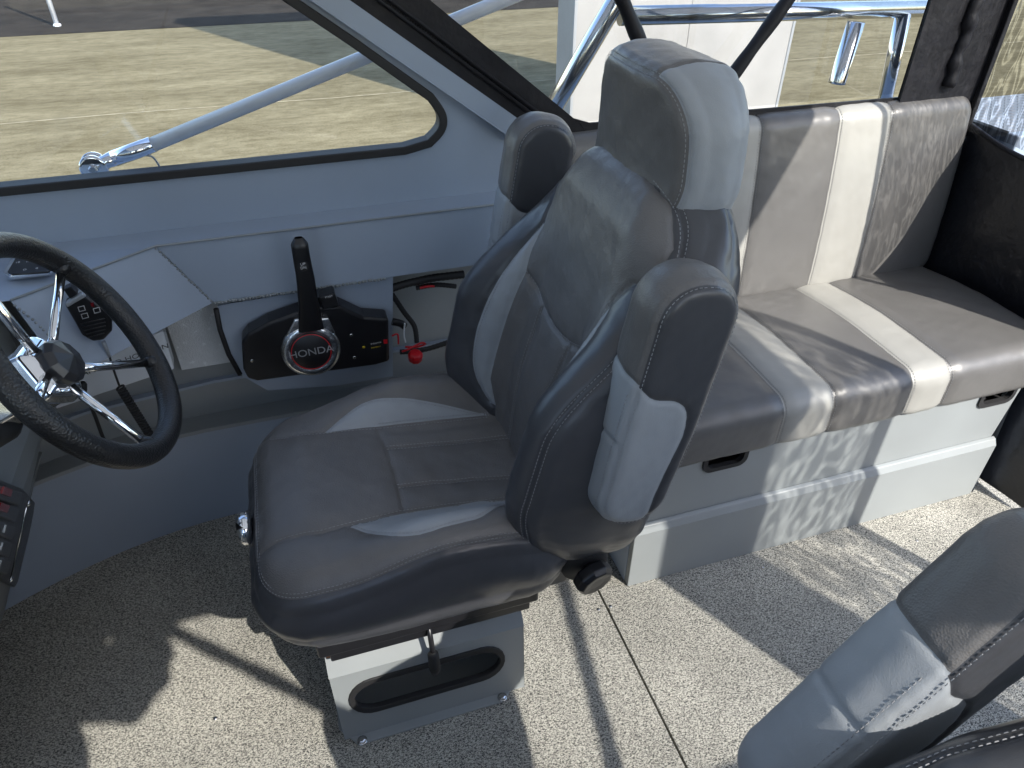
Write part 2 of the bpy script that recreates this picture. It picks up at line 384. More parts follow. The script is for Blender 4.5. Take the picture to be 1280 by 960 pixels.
        t1 = np.where(flip[:, None], q[:, [0, 1, 3]], q[:, [0, 1, 2]]); t2 = np.where(flip[:, None], q[:, [1, 2, 3]], q[:, [0, 2, 3]])
        tri = np.concatenate([t1, t2])
        e1 = X[tri[:, 1]] - X[tri[:, 0]]; e2 = X[tri[:, 2]] - X[tri[:, 0]]; tri = tri[np.linalg.norm(np.cross(e1, e2), axis=1) > 1e-9]
        own = np.zeros(len(tri), int); cen = P[tri].mean(1)
        for k, (_, _, poly) in enumerate(panels): own[poly_sd(cen, poly) < 0] = k + 1
        main = None
        for k in range(len(panels) + 1):
            T_ = tri[own == k]
            if not len(T_): continue
            nm, mm = (name, m) if k == 0 else panels[k - 1][:2]
            ids, invx = np.unique(T_, return_inverse=True); pr = parent if k == 0 else main; L = root_loc(pr)
            me = bpy.data.meshes.new(nm); me.from_pydata((X[ids] - np.array(L)).tolist(), [], invx.reshape(-1, 3).tolist())
            me.polygons.foreach_set('use_smooth', [True] * len(me.polygons))
            me.normals_split_custom_set_from_vertices(s._vn(X, tri)[ids].tolist())
            o = link(nm, me, mm, pr)
            if k == 0: main = o
        if stitches:
            mb = MB()
            for pl, o_, cl in stitches: s._stitch(mb, pl, o_, cl)
            tag(mb.build('stitching', thread, main), kind='stuff')
        return main
    def _vn(s, X, tri):
        n = np.cross(X[tri[:, 1]] - X[tri[:, 0]], X[tri[:, 2]] - X[tri[:, 0]]); vn = np.zeros_like(X)
        for k in range(3): np.add.at(vn, tri[:, k], n)
        l = np.linalg.norm(vn, axis=1, keepdims=True); return vn / np.where(l < 1e-15, 1, l)
    def _stitch(s, mb, pl, off, closed, ln=.0046, gap=.0028, w=.00062):
        pl = np.array(pl); pl = np.vstack([pl, pl[:1]]) if closed else pl
        # dense resample in real distance
        seg = np.hypot(*np.diff(pl, axis=0).T); cum = np.r_[0, np.cumsum(seg)]; n = max(8, int(cum[-1] / .002))
        t = np.linspace(0, cum[-1], n); q = np.stack([np.interp(t, cum, pl[:, 0]), np.interp(t, cum, pl[:, 1])], 1)
        tg = np.gradient(q, axis=0); tg /= np.maximum(np.linalg.norm(tg, axis=1, keepdims=True), 1e-9); nn = np.stack([-tg[:, 1], tg[:, 0]], 1); q = q + nn * off
        e = .002
        X = s.S(q[:, 0], q[:, 1]); Nn = np.cross(s.S(q[:, 0] + e, q[:, 1]) - s.S(q[:, 0] - e, q[:, 1]), s.S(q[:, 0], q[:, 1] + e) - s.S(q[:, 0], q[:, 1] - e))
        Nn /= np.maximum(np.linalg.norm(Nn, axis=1, keepdims=True), 1e-12); X = X + Nn * .0004
        d = np.r_[0, np.cumsum(np.linalg.norm(np.diff(X, axis=0), axis=1))]; k = 0.
        while k + ln < d[-1]:
            p0 = np.array([np.interp(k, d, X[:, c]) for c in range(3)]); p1 = np.array([np.interp(k + ln, d, X[:, c]) for c in range(3)])
            nm = np.array([np.interp(k + ln / 2, d, Nn[:, c]) for c in range(3)]); tv = p1 - p0; L = np.linalg.norm(tv)
            if 1e-4 < L < .02:
                sdv = np.cross(nm, tv / L) * w; u = nm * w * 1.3
                mb.add([p0 - sdv, p0 + sdv, p1 + sdv, p1 - sdv, (p0 * .8 + p1 * .2) + u, (p1 * .8 + p0 * .2) + u], [(0, 1, 4), (1, 2, 5, 4), (2, 3, 5), (3, 0, 4, 5)])
            k += ln + gap
YW = 1.64          # inner plane of the starboard cabin side
YM = .5            # centre line of the boat: port side mirrors starboard
def my(p, side): return (p[0], p[1] if side > 0 else 2 * YM - p[1], p[2])
# ================================================================== outside
from mathutils.geometry import tessellate_polygon
def plate(mb, outer, holes, to3, th):
    """flat plate with holes: 2D loops -> to3(x, y), thickness vector th"""
    loops = [outer, *holes]; fl = [p for l in loops for p in l]
    tris = tessellate_polygon([[Vector((p[0], p[1], 0)) for p in l] for l in loops]); n = len(fl); T = np.array(th, float)
    vs = [np.array(to3(*p), float) for p in fl]; vs += [v + T for v in vs]; fs = [tuple(t) for t in tris] + [tuple(i + n for i in t)[::-1] for t in tris]; o = 0
    for l in loops:
        k = len(l)
        for i in range(k): j = (i + 1) % k; fs.append((o + i, o + j, n + o + j, n + o + i))
        o += k
    return mb.add(vs, fs)
GZ = -1.0
g = MB(); g.add([(-300, -300, GZ), (300, -300, GZ), (300, 300, GZ), (-300, 300, GZ)], [(0, 1, 2, 3)])
tag(g.build('ground', 'ground'), kind='structure')
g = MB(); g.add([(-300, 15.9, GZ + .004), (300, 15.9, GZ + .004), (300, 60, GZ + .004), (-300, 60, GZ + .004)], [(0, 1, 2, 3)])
tag(g.build('road', 'painted_shade'), kind='structure')  # shade on the far ground, laid as a dark coloured strip
for (u, v, wd) in ((240, 136, .022),):
    yj = onz(u, v, GZ)[1]; g = MB(); n_ = 120
    pts = [(-40 + 80 * k / n_, yj + .03 * math.sin(k * .9) + rng.uniform(-.02, .02)) for k in range(n_ + 1)]
    for (a_, b_) in zip(pts[:-1], pts[1:]): g.add([(a_[0], a_[1] - wd, GZ + .004), (b_[0], b_[1] - wd, GZ + .004), (b_[0], b_[1] + wd, GZ + .004), (a_[0], a_[1] + wd, GZ + .004)], [(0, 1, 2, 3)])
    tag(g.build('ground_joint', mat('pale joint', (.31, .275, .18), 1., spec=.05, var=(6, .3))), kind='structure')
pp = onz(72, 33, GZ)
g = MB().lathe([(.045, 0), (.045, 2.6), (.03, 2.62)], (pp[0], pp[1], GZ), (0, 0, 1), 12); g.lathe([(.07, 0), (.07, .03), (.05, .05)], (pp[0], pp[1], GZ), (0, 0, 1), 12)
tag(g.build('marker_post', 'white_tube'), 'slim pale post standing on the shaded ground outside', 'post')
# white box body outside (only its side shows between the rails)
WY = 7.6
xl, xr = ony(716, 40, WY)[0], ony(982, 77, WY)[0]
wb = empty('white_wall', (xl, WY, GZ), 'tall white panelled wall with grey corner standing outside the boat', 'wall')
bz0, bz1 = GZ, GZ + 8.2
MB().box((xl, WY, bz0), (xr, WY + .45, bz1)).build('wall_core', 'white_box', wb)
npan = 2; pw = (xr - xl) / npan
for k in range(npan):
    MB().box((xl + pw * k + .002, WY - .022, bz0 + .02), (xl + pw * (k + 1) - .002, WY - .001, bz1 - .01)).build('panel', 'white_box', wb, .004)
for xx in (xl - .004, xr - .03): MB().box((xx, WY - .03, bz0), (xx + .034, WY + .01, bz1)).build('corner_trim', 'alu_trim', wb, .004)
MB().box((xl - .03, WY - .05, bz1 + .001), (xr + .03, WY + .5, bz1 + .06)).build('coping', 'alu_trim', wb)

# ================================================================== boat shell
boat = empty('boat', (.3, YM, 0), 'grey painted aluminium boat cabin with speckled floor and raked side window', 'boat')
def P2(u, v, y=YW): p = ony(u, v, y); return (p[0], p[2])
def lerp(a, b, t): return tuple(np.array(a) * (1 - t) + np.array(b) * t)
def toz(a, b, z):    # point at height z on the line a-b in (x, z)
    t = (z - a[1]) / (b[1] - a[1]); return (a[0] + (b[0] - a[0]) * t, z)
ZT, ZV = 1.95, 1.80
gas_in = [P2(0, 236), P2(300, 206), P2(505, 185), P2(535, 176), P2(549, 160), P2(550, 143), P2(536, 122), P2(440, 54), P2(345, -10)]
win = [(-1.05, gas_in[0][1])] + gas_in[1:-1] + [toz(gas_in[-2], gas_in[-1], 1.74), (-1.05, 1.74)]
def offset_poly(poly, d):
    c = np.array(poly); n = len(c); out = []
    area = sum(c[i][0] * c[(i + 1) % n][1] - c[(i + 1) % n][0] * c[i][1] for i in range(n)); sg = 1 if area > 0 else -1
    for i in range(n):
        e0 = c[i] - c[i - 1]; e1 = c[(i + 1) % n] - c[i]; n0 = np.array([e0[1], -e0[0]]) / np.hypot(*e0) * sg; n1 = np.array([e1[1], -e1[0]]) / np.hypot(*e1) * sg
        m_ = n0 + n1; m_ /= max(np.hypot(*m_), 1e-9); out.append(tuple(c[i] + m_ * d / max(.4, m_ @ n0)))
    return out
ws = [tuple(p) for p in (win[:3] + [tuple(q) for q in spline(win[3:7], 5)] + win[7:])]
L1a, L1b = P2(400, 7), P2(640, 172); L2a, L2b = P2(437, 0), P2(650, 150); L3a, L3b = P2(537, 0), P2(722, 152)
ZC = .885         # crease between window panel and ledge
hull_side = lambda x: 1.63 - .47 * max(0, -.3 - x) ** 2
def side_set(sd):
    T3 = lambda x, z: my((x, YW, z), sd); th = (0, .02 * sd, 0)
    outer = [(-1.3, ZC), (1.9, ZC), (1.9, .985), (L1b[0] + .02, .985), L1b, toz(L1a, L1b, ZT), (-1.3, ZT)]
    sp = plate(MB(), outer, [offset_poly(ws, .004)], T3, th).build('side_panel', 'paint', boat)
    # raised tube-like pillar band along the raked edge
    b0, b1, b2, b3 = L1b, toz(L1a, L1b, ZT), toz(L2a, L2b, ZT), L2b
    plate(MB(), [b0, b1, b2, b3], [], lambda x, z: my((x, YW - .022, z), sd), (0, .04 * sd, 0)).build('pillar', 'paint', boat, .006)
    o = MB(); A = [my((x, YW - .012, z), sd) for x, z in offset_poly(ws, .013)]; B = [my((x, YW - .012, z), sd) for x, z in offset_poly(ws, -.006)]
    o.ring(A, B, (0, .04 * sd, 0)); gk = o.build('window_gasket', 'black_matte', boat, .003)
    plate(MB(), ws, [], lambda x, z: my((x, YW + .008, z), sd), (0, .005 * sd, 0)).build('window_glass', 'glass', gk)
    # gunwale and outer hull
    q = MB(); q.box(my((-1.3, YW + .021, .86), sd), my((3.4, YW + .17, .93), sd)); q.build('gunwale', 'paint', boat, .008)
    q = MB(); q.add([my(p, sd) for p in ((-1.3, YW + .165, .86), (3.4, YW + .165, .86), (3.4, YW + .02, -.55), (-1.3, YW - .05, -.55))], [(0, 1, 2, 3)]); q.build('outer_hull', 'paint', boat)
    return sp
side_set(1); side_set(-1)
# starboard ledge, inner faces and shelf
MB().add([(-1.3, YW + .001, ZC), (1.0, YW + .001, ZC), (1.0, 1.575, .878), (-.31, 1.575, .878), (-.55, 1.405, .878), (-1.3, 1.405, .878)], [(0, 1, 2, 3), (0, 3, 4, 5)]).build('ledge', 'paint', boat)
MB().prism([(-.31, 1.575, .877), (1.0, 1.575, .877), (1.0, 1.555, .735), (-.225, 1.555, .735)], (0, .006, 0)).build('inner_face', 'paint', boat)
MB().prism([(-.552, 1.405, .877), (-.312, 1.574, .877), (-.227, 1.554, .735), (-.50, 1.36, .715)], (-.004, .006, 0)).build('dash_face', 'paint', boat)
# weld beads along the face joints
def weld(a, b, n, r_=.0032):
    mb = MB(); a, b = np.array(a), np.array(b)
    for k in range(n):
        p = a + (b - a) * (k + .5) / n + rng.uniform(-.0012, .0012, 3); mb.lathe([(.0008, -.0015), (r_, .0), (r_ * .8, .0015), (.0006, .0028)], p, (0, -1, .3), 6)
    mb.build('weld_bead', 'paint_light', boat)
weld((-.312, 1.573, .876), (-.227, 1.553, .737), 20); weld((-.225, 1.552, .734), (.17, 1.552, .734), 52, .0042); weld((-.55, 1.403, .872), (-.50, 1.375, .80), 10)
MB().tube([(-.552, 1.404, .879), (-.311, 1.573, .879), (1.0, 1.573, .879)], .0028, 6).build('ledge_edge', 'paint_light', boat)
# recess wall, lower locker and shelf
def hp(x, z, dy=0): return (x, hull_side(x) + dy, z)
xs = np.linspace(-1.0, 1.0, 26)
q = MB(); q.quadgrid(lambda u, v: (-1.0 + 2.0 * u, hull_side(-1.0 + 2.0 * u) + .07, .30 + .5 * v), 20, 2); q.build('recess_wall', 'paint_light', boat)
q = MB(); q.quadgrid(lambda u, v: (-1.0 + 1.9 * u, hull_side(-1.0 + 1.9 * u), -.01 + .335 * v), 26, 4); q.build('lower_panel', 'paint', boat)
q = MB(); q.quadgrid(lambda u, v: (-1.0 + 1.9 * u, hull_side(-1.0 + 1.9 * u) - .004 + .08 * v, .325 + .004 * (1 - v)), 26, 2); q.build('shelf', 'paint_light', boat)
q = MB(); q.quadgrid(lambda u, v: (-1.0 + 1.9 * u, hull_side(-1.0 + 1.9 * u) - .003, .318 + .012 * v), 26, 1); q.build('shelf_lip', 'paint_light', boat)
q = MB(); q.prism([hp(x, .43, .055) for x in (-.9, -.6, -.3, .2, .6)] + [hp(x, .43, .075) for x in (.6, .2, -.3, -.6, -.9)], (0, 0, .008)); q.build('stringer', 'paint', boat)
# bright unpainted patch plate seen behind the dash face
MB().box((-.36, 1.662, .50), (-.20, 1.668, .76)).build('bare_plate', 'raw', boat, .002)
# floor in two panels with a gap
SEAM = .572
for x0, x1 in ((-1.2, SEAM - .0025), (SEAM + .0025, 3.3)):
    MB().box((x0, -.62, -.03), (x1, 1.66, 0)).build('floor_panel', 'floor', boat, .0015)
MB().box((-1.2, -.62, -.06), (3.3, 1.66, -.034)).build('floor_base', 'black_matte', boat)
for (u, v) in ((748, 762), (763, 758), (269, 898), (953, 709), (1146, 676)):
    p = onz(u, v, 0); MB().lathe([(.0045, .0), (.0045, .0012), (.0025, .002)], p, (0, 0, 1), 10).build('floor_screw', 'steel_bolt', boat)
# roof, front bulkhead and windshield posts
def mat_roof():
    m = bpy.data.materials.new('white canvas top'); m.use_nodes = True; nt = m.node_tree; nt.nodes.clear()
    out = nt.nodes.new('ShaderNodeOutputMaterial'); d = nt.nodes.new('ShaderNodeBsdfDiffuse'); t = nt.nodes.new('ShaderNodeBsdfTranslucent'); mx = nt.nodes.new('ShaderNodeMixShader')
    n = nt.nodes.new('ShaderNodeTexNoise'); n.inputs['Scale'].default_value = 400; r = nt.nodes.new('ShaderNodeValToRGB')
    r.color_ramp.elements[0].color = (.74, .74, .72, 1); r.color_ramp.elements[1].color = (.84, .84, .82, 1)
    nt.links.new(n.outputs[0], r.inputs[0]); nt.links.new(r.outputs[0], d.inputs[0]); nt.links.new(r.outputs[0], t.inputs[0]); mx.inputs[0].default_value = .18
    nt.links.new(d.outputs[0], mx.inputs[1]); nt.links.new(t.outputs[0], mx.inputs[2]); nt.links.new(mx.outputs[0], out.inputs[0]); return m
M['canvas_top'] = mat_roof()
rt = MB().quadgrid(lambda u, v: (-1.32 + 3.22 * u, -.66 + 2.32 * v, ZT + .004 + .05 * math.sin(math.pi * v)), 20, 16).build('roof', 'canvas_top', boat)
for xx in (-1.3, -.5, .3, 1.1, 1.885): MB().tube([(xx, -.66 + 2.32 * k / 16, ZT - .012 + .05 * math.sin(math.pi * k / 16)) for k in range(17)], .014, 10).build('roof_bow', 'steel', rt)
MB().box((-1.32, -.64, -.02), (-1.3, 1.64, .95)).build('front_bulkhead', 'paint', boat)
M['tint'] = mat_clear('tinted windshield', tint=.42, gloss=.06)
MB().box((-1.30, -.57, .952), (-1.294, 1.56, ZT - .003)).build('windshield', 'tint', boat)
for yy in (-.62, .48, 1.56): MB().box((-1.32, yy, .951), (-1.27, yy + .05, ZT - .002)).build('windshield_post', 'paint', boat, .008)
# port inner side (mirrors the starboard side below the window)
MB().box((-1.2, -.66, .0), (1.9, -.645, ZC - .002)).build('port_inner_panel', 'paint', boat)
# helm console: raked lower face, upright upper face, top
xk = lambda z: -.905 + .52 * z
cons = [(xk(0), 0), (xk(.55), .55), (-.60, .62), (-.60, .86), (-.63, .885), (-1.28, .885), (-1.28, 0)]
cn = MB().prism([(x, .62, z) for x, z in cons], (0, .84, 0)).build('helm_console', 'paint_light', boat, .006)
MB().box((-.612, 1.345, .66), (-.596, 1.385, .80)).build('console_slot', 'black', cn, .003)
MB().prism([(x, 1.461, z) for x, z in [(xk(0), 0), (xk(.40), .40), (-1.28, .40), (-1.28, 0)]], (0, .10, 0)).build('console_cheek', 'paint_light', cn)
# aft cockpit: gunwale tops with diamond plate, transom
def diamond(lo, hi, z):
    mb = MB().box((lo[0], lo[1], z), (hi[0], hi[1], z + .006)); d = MB(); k = 0
    x = lo[0] + .02
    while x < hi[0] - .02:
        y = lo[1] + .015
        while y < hi[1] - .015:
            an = .75 if (k % 2) else -.75; k += 1; c_, s_ = math.cos(an), math.sin(an)
            v = [(x + a * c_ - b * s_, y + a * s_ + b * c_, z + .006 + h_) for a, b, h_ in ((-.014, 0, 0), (0, -.0045, 0), (.014, 0, 0), (0, .0045, 0), (0, 0, .003))]
            d.add(v, [(0, 1, 4), (1, 2, 4), (2, 3, 4), (3, 0, 4)]); y += .024
        x += .026; k += 1
    p = mb.build('tread_plate', 'alu_trim', boat); tag(d.build('tread_lug', 'alu_trim', p), kind='stuff')
diamond((1.93, 1.50, 0), (2.5, 1.80, 0), .932)
MB().box((1.92, 1.46, .30), (3.3, 1.50, .938)).build('aft_liner', 'paint', boat, .005)
MB().box((3.3, -.64, -.5), (3.38, 1.8, .93)).build('transom', 'paint', boat)

# ================================================================== canvas enclosure on both sides
encl = empty('canvas_enclosure', (.9, YM, 1.0), 'black canvas enclosure with zipped seams and clear vinyl windows', 'canopy')
XS0, XS1 = 1.625, 1.80
def canvas_side(sd):
    T3 = lambda dy: (lambda x, z: my((x, YW + dy, z), sd))
    bz = 1.0
    s0 = [L2b, toz(L2a, L2b, ZT), toz(L3a, L3b, ZT), L3b, (L3b[0] + .03, L3b[1] - .04), (L2b[0] + .03, L2b[1] - .03)]
    st = plate(MB(), s0, [], T3(-.016), (0, .012 * sd, 0)).build('canvas_strip', 'canvas', encl, .003)
    m0, m1 = lerp(L2b, L3b, .42), lerp(toz(L2a, L2b, ZT), toz(L3a, L3b, ZT), .42)
    z = MB(); n = 240
    for k in range(n):
        p = lerp(m0, m1, k / n); a = my((p[0], YW - .0165, p[1]), sd); d_ = (np.array(m1) - np.array(m0)); d_ = d_ / np.hypot(*d_)
        z.add([my((p[0] + d_[0] * a_ - d_[1] * b_, YW - .0165 - h_, p[1] + d_[1] * a_ + d_[0] * b_), sd) for a_, b_, h_ in ((-.0012, -.004, 0), (.0012, -.004, 0), (.0012, .004, 0), (-.0012, .004, 0), (0, 0, .0025))], [(0, 1, 4), (1, 2, 4), (2, 3, 4), (3, 0, 4)])
    z.build('zipper', 'black', st)
    for t, w in ((.36, .006), (.50, .006)):
        a, b = lerp(L2b, L3b, t), lerp(toz(L2a, L2b, ZT), toz(L3a, L3b, ZT), t)
        MB().tube([my((*((a[0], YW - .018, a[1])),), sd), my((b[0], YW - .018, b[1]), sd)], .005, 6).build('zipper_flap', 'canvas', st)
    # clear side window with black hem
    v0 = [L3b, toz(L3a, L3b, ZV), (XS0, ZV), (XS0, 1.045)]
    vw = plate(MB(), [L3b, toz(L3a, L3b, ZT - .01), (XS0 + .02, ZT - .01), (XS0 + .02, 1.03)], [], T3(-.006), (0, .002 * sd, 0)).build('clear_window', 'vinyl', encl)
    h0, h1 = P2(735, 152), P2(1150, 118)
    plate(MB(), [h0, h1, (h1[0], h1[1] - .05), (h0[0] - .06, h0[1] - .06), (h0[0] - .06, h0[1] + .02)], [], T3(-.014), (0, .007 * sd, 0)).build('hem', 'canvas', vw, .002)
    plate(MB(), [(L2b[0] - .9, ZV), (XS1, ZV), (XS1, ZT), (L2b[0] - .9, ZT)], [], T3(.0), (0, .006 * sd, 0)).build('valance', 'canvas', vw)
    # black corner strip with a puckered welt
    c = plate(MB(), [(XS0, .98), (XS1 + .08, .98), (XS1 + .08, ZT), (XS0, ZT)], [], T3(-.030), (0, .012 * sd, 0)).build('corner_strip', 'canvas', encl, .003)
    pts = [my((XS1 - .035 + .004 * math.sin(k * .9), YW - .034, 1.045 + .9 * k / 60), sd) for k in range(61)]
    MB().tube(pts, [.017 + .003 * math.sin(k * 1.9) + .002 * math.sin(k * .7) for k in range(61)], 12).build('welt_tube', 'canvas', c)
canvas_side(1); canvas_side(-1)
# aft curtain: canvas below, wrinkled clear vinyl above, doorway open in the middle
XA = 1.885
def aft_panel(y0, y1, zb, sgn):
    ph = sgn * 2.
    def fn(u, v):
        y = y0 + (y1 - y0) * u; z = zb + (ZT - zb) * v
        return (XA + .018 * math.sin(9 * y + 3 * z + ph) * math.sin(math.pi * v) + .009 * math.sin(26 * y - 8 * z + ph), y, z)
    vw = MB().quadgrid(fn, 40, 50).build('wrinkled_window', 'wavy' if sgn > 0 else 'wavy_coarse', encl)
    def low(u, v):
        y = y0 + (y1 - y0) * u; z = zb * (v if sgn > 0 else v) + .012
        fl = (1 - v) ** 2
        return (XA - .03 * fl * math.sin(5 * u + 1) + .012 * math.sin(14 * y + 4 * z), y - (.05 * fl if sgn > 0 else 0) * (1 - u), z + .004 * math.sin(20 * y) * (1 - v) - .03 * v * math.sin(math.pi * u))
    MB().quadgrid(low, 30, 30).build('lower_drop', 'black_vinyl', encl)
    MB().tube([low(k / 30, 1) for k in range(31)], .007, 8).build('drop_hem', 'canvas', vw)
    for yy in (y0, y1):
        MB().box((XA - .008, yy - (.03 if sgn < 0 else .007), zb - .02), (XA + .008, yy + (.03 if sgn < 0 else .007), ZT)).build('edge_strip', 'canvas', vw, .003)
aft_panel(.985, 1.60, .92, 1); aft_panel(-.60, .06, .74, -1)
# padded poles that carry the canvas
poles = []
for sd in (1, -1):
    for (a, b, side_name) in (((.935, 1.0), (.42, 1.86), 'f'), ((.975, 1.0), (1.62, 1.90), 'a')):
        mb = MB(); pts = [my((a[0] + (b[0] - a[0]) * k / 40, YW - .05, a[1] + (b[1] - a[1]) * k / 40), sd) for k in range(41)]
        mb.tube(pts, [.0165 + .0014 * math.sin(k * 1.3) for k in range(41)], 12)
        o = mb.build('canopy_pole', 'canvas')
        fwd = 'leaning forward' if side_name == 'f' else 'leaning aft'
        tag(o, f'black sleeved canopy pole {fwd} ' + ('behind the helm seat headrest' if sd > 0 else 'on the port side'), 'pole', 'sleeved canopy poles')
# added unseen canvas roll and flap, shaped to cast the left floor shade
def rol(u, v):
    an = 2 * math.pi * v; x = -.25 + .72 * u; r_ = .06 + .035 * math.sin(5.2 * u + .6) ** 2 - .03 * (u > .97)
    dip = math.exp(-((u - .82) / .05) ** 2)
    return (x, -.60 + r_ * .8 * math.cos(an), 1.70 + .02 * math.sin(7 * u) - .055 * dip + r_ * (1.25 - .35 * dip) * math.sin(an))
rc = MB().quadgrid(rol, 40, 20).build('rolled_curtain', 'canvas'); tag(rc, 'added black canvas roll under the port roof edge that shades the floor', 'shadow caster')
MB().quadgrid(lambda u, v: (-.30 + (.45 + .03 * math.sin(9 * v) + .05 * v) * u, -.60 + .015 * math.sin(14 * u + 3 * v), 1.02 + .60 * v), 24, 24).build('hanging_flap', 'canvas', rc)  # added flap, widens the shade cast at lower left

# ================================================================== rails and strut outside
YR = 1.78
def rail(sd):
    r0 = empty('stainless_rail', my((1.2, YR, .93), sd), 'polished stainless gunwale rail with rod holders outside the ' + ('starboard' if sd > 0 else 'port') + ' window', 'rail')
    q = lambda u, v, dy=0: my(tuple(np.array(ony(u, v, YR + dy))), sd)
    a, b, c = ony(640, 222, YR), ony(768, 5, YR), ony(1140, 10, YR)
    up = a + (b - a) * 1.75
    MB().tube([my(p, sd) for p in (a, b, up)], .024, 16).build('raked_tube', 'steel', r0)
    h0, h1 = ony(775, 20, YR), ony(1175, 10, YR)
    MB().tube([my(p, sd) for p in (h0, h1)], .0225, 16).build('top_tube', 'steel', r0)
    t0, t1_ = ony(1130, 14, YR), ony(1109, 112, YR); t1_ = t0 + (t1_ - t0) * ((.93 - t0[2]) / (t1_[2] - t0[2]))
    MB().tube([my(p, sd) for p in (t0, t1_)], .021, 16).build('post', 'steel', r0)
    for (u0, v0, u1, v1) in ((1046, 104, 1072, 22),):
        p0, p1 = ony(u0, v0, YR - .03), ony(u1, v1, YR - .03); d_ = (p1 - p0) / np.linalg.norm(p1 - p0); l = np.linalg.norm(p1 - p0)
        o = MB(); prof = [(.023, 0), (.023, l + .25), (.020, l + .25), (.020, 0)]
        o.lathe([(.020, .004), (.0245, 0), (.0235, .006), (.0235, l - .01)], my(p0, sd), (d_[0], d_[1] * sd, d_[2]), 20); o.build('rod_holder', 'steel', r0)
    p0, p1 = ony(1085, 118, YR + .07), ony(1100, 20, YR + .07)
    return r0
rail(1); rail(-1)
st = empty('rack_strut', tuple(ony(118, 212, 1.75)), 'white strut with chrome fork end fixed outside the side window', 'strut')
e0, e1, e2 = ony(118, 208, 1.75), ony(190, 181, 1.75), ony(640, -4, 1.75)
dr = (e2 - e1) / np.linalg.norm(e2 - e1)
MB().tube([e1 - dr * .005, e2 + dr * .5], .0155, 14).build('tube', 'white_tube', st)
MB().tube([e0 + dr * .045, e1 + dr * .002], .0175, 14).build('sleeve', 'chrome', st)
MB().tube([e0 + dr * .006, e0 + dr * .028, e0 + dr * .05], [.018, .015, .017], 12).build('fork_neck', 'chrome', st)
for dy in (-.016, .008): MB().lathe([(.022, 0), (.028, .001), (.028, .007), (.022, .008)], e0 + np.array([0, dy, 0]), (0, 1, 0), 24).build('fork_plate', 'chrome', st)
bl = MB().lathe([(.010, 0), (.010, .006), (.007, .009)], e0 + np.array([0, -.016, 0]), (0, -1, 0), 6, False).build('fork_bolt', 'steel_bolt', st)
MB().tube([e0 + np.array([.004, 0, -.005]), (e0[0] + .004, 1.75, .93)], .008, 10).build('foot', 'steel', st)
MB().tube(spline([e1 - dr * .03 + np.array([0, 0, -.012]), e1 + np.array([-.005, 0, -.028]), e1 + np.array([.006, 0, -.07])], 5), .0025, 6).build('tether', 'grey_vinyl', st)
# ================================================================== bench seat
bench = empty('bench_seat', (1.25, 1.25, 0), 'long charcoal and white striped bench on a pale grey locker', 'bench')
BX0, BX1, BY = .66, 1.80, 1.045
def slot_loop(cx, zt, w, h, n=5):
    """U-shaped finger pull open to the top edge, returned left to right"""
    r_ = h * .55; pts = [(cx - w, zt)]
    for k in range(n + 1): an = math.pi + math.pi / 2 * k / n; pts.append((cx - w + r_ + r_ * math.cos(an), zt - h + r_ + r_ * math.sin(an)))
    for k in range(n + 1): an = 1.5 * math.pi + math.pi / 2 * k / n; pts.append((cx + w - r_ + r_ * math.cos(an), zt - h + r_ + r_ * math.sin(an)))
    return pts + [(cx + w, zt)]
ZB = .392
h1, h2 = ony(905, 580, BY + .02)[0], ony(1242, 503, BY + .02)[0]
top = [(BX0 + .01, .20), (BX1 - .02, .20), (BX1, ZB)] + slot_loop(h2, ZB, .058, .042)[::-1] + slot_loop(h1, ZB, .058, .042)[::-1] + [(BX0, ZB)]
lk = plate(MB(), top, [], lambda x, z: (x, BY + .02, z), (0, .005, 0)).build('upper_front', 'paint_light', bench)
MB().box((BX0 + .005, BY + .026, .005), (BX1 - .01, 1.60, ZB - .06)).build('locker_body', 'black_matte', bench)
for hx in (h1, h2):
    o, i_ = slot_loop(hx, ZB - .001, .062, .046), slot_loop(hx, ZB - .001, .050, .034)
    q = MB(); n = len(o)
    for k in range(n - 1):
        q.prism([(o[k][0], BY + .015, o[k][1]), (o[k + 1][0], BY + .015, o[k + 1][1]), (i_[k + 1][0], BY + .015, i_[k + 1][1]), (i_[k][0], BY + .015, i_[k][1])], (0, .014, 0))
    q.build('finger_pull', 'black_matte', lk)
low = [(BY, 0), (BY, .195), (BY + .010, .212), (BY + .0195, .216), (BY + .0195, 0)]
MB().prism([(BX0 - .01, y, z) for y, z in low], (BX1 - BX0 + .0, 0, 0)).build('lower_front', 'paint_light', bench, .002)
# end returns of the locker
MB().prism([(BX1, BY + .002, 0), (BX1 + .004, BY + .03, ZB), (BX1 + .06, BY + .10, ZB), (BX1 + .05, BY + .08, 0)], (.006, .004, 0)).build('end_return', 'paint', bench)
MB().box((BX0 - .011, BY + .021, 0), (BX0 - .001, 1.60, ZB)).build('end_panel', 'paint', bench, .002)
def stripe_x(pts, z):
    return float(np.mean([onz(u, v, z)[0] for u, v in pts]))
s1 = (stripe_x([(909, 422), (980, 499)], .535), stripe_x([(926, 375), (1040, 484)], .535))
s2 = (stripe_x([(1014, 358), (1137, 465)], .535), stripe_x([(1057, 351), (1192, 461)], .535))
bx0, bx1 = .69, 1.875
bc = Pad(((bx0 + bx1) / 2, 1.337, .525), (1, 0, 0), (0, 1, 0), bx1 - bx0, .575, .131, .055, .045, disp=lambda a, b: .008 * (1 - (b / .3) ** 2) - .02 * sstep(b, -.05, .30), rb=.02)
cx = (bx0 + bx1) / 2
def xs_poly(x0, x1, E, c, s=1): return [(x0 - c, -E), (x1 - c, -E), (x1 - c, E), (x0 - c, E)]
pan = [('white_stripe', 'white_vinyl', xs_poly(*s1, .6, cx)), ('white_stripe', 'white_vinyl', xs_poly(*s2, .6, cx))]
sti = []
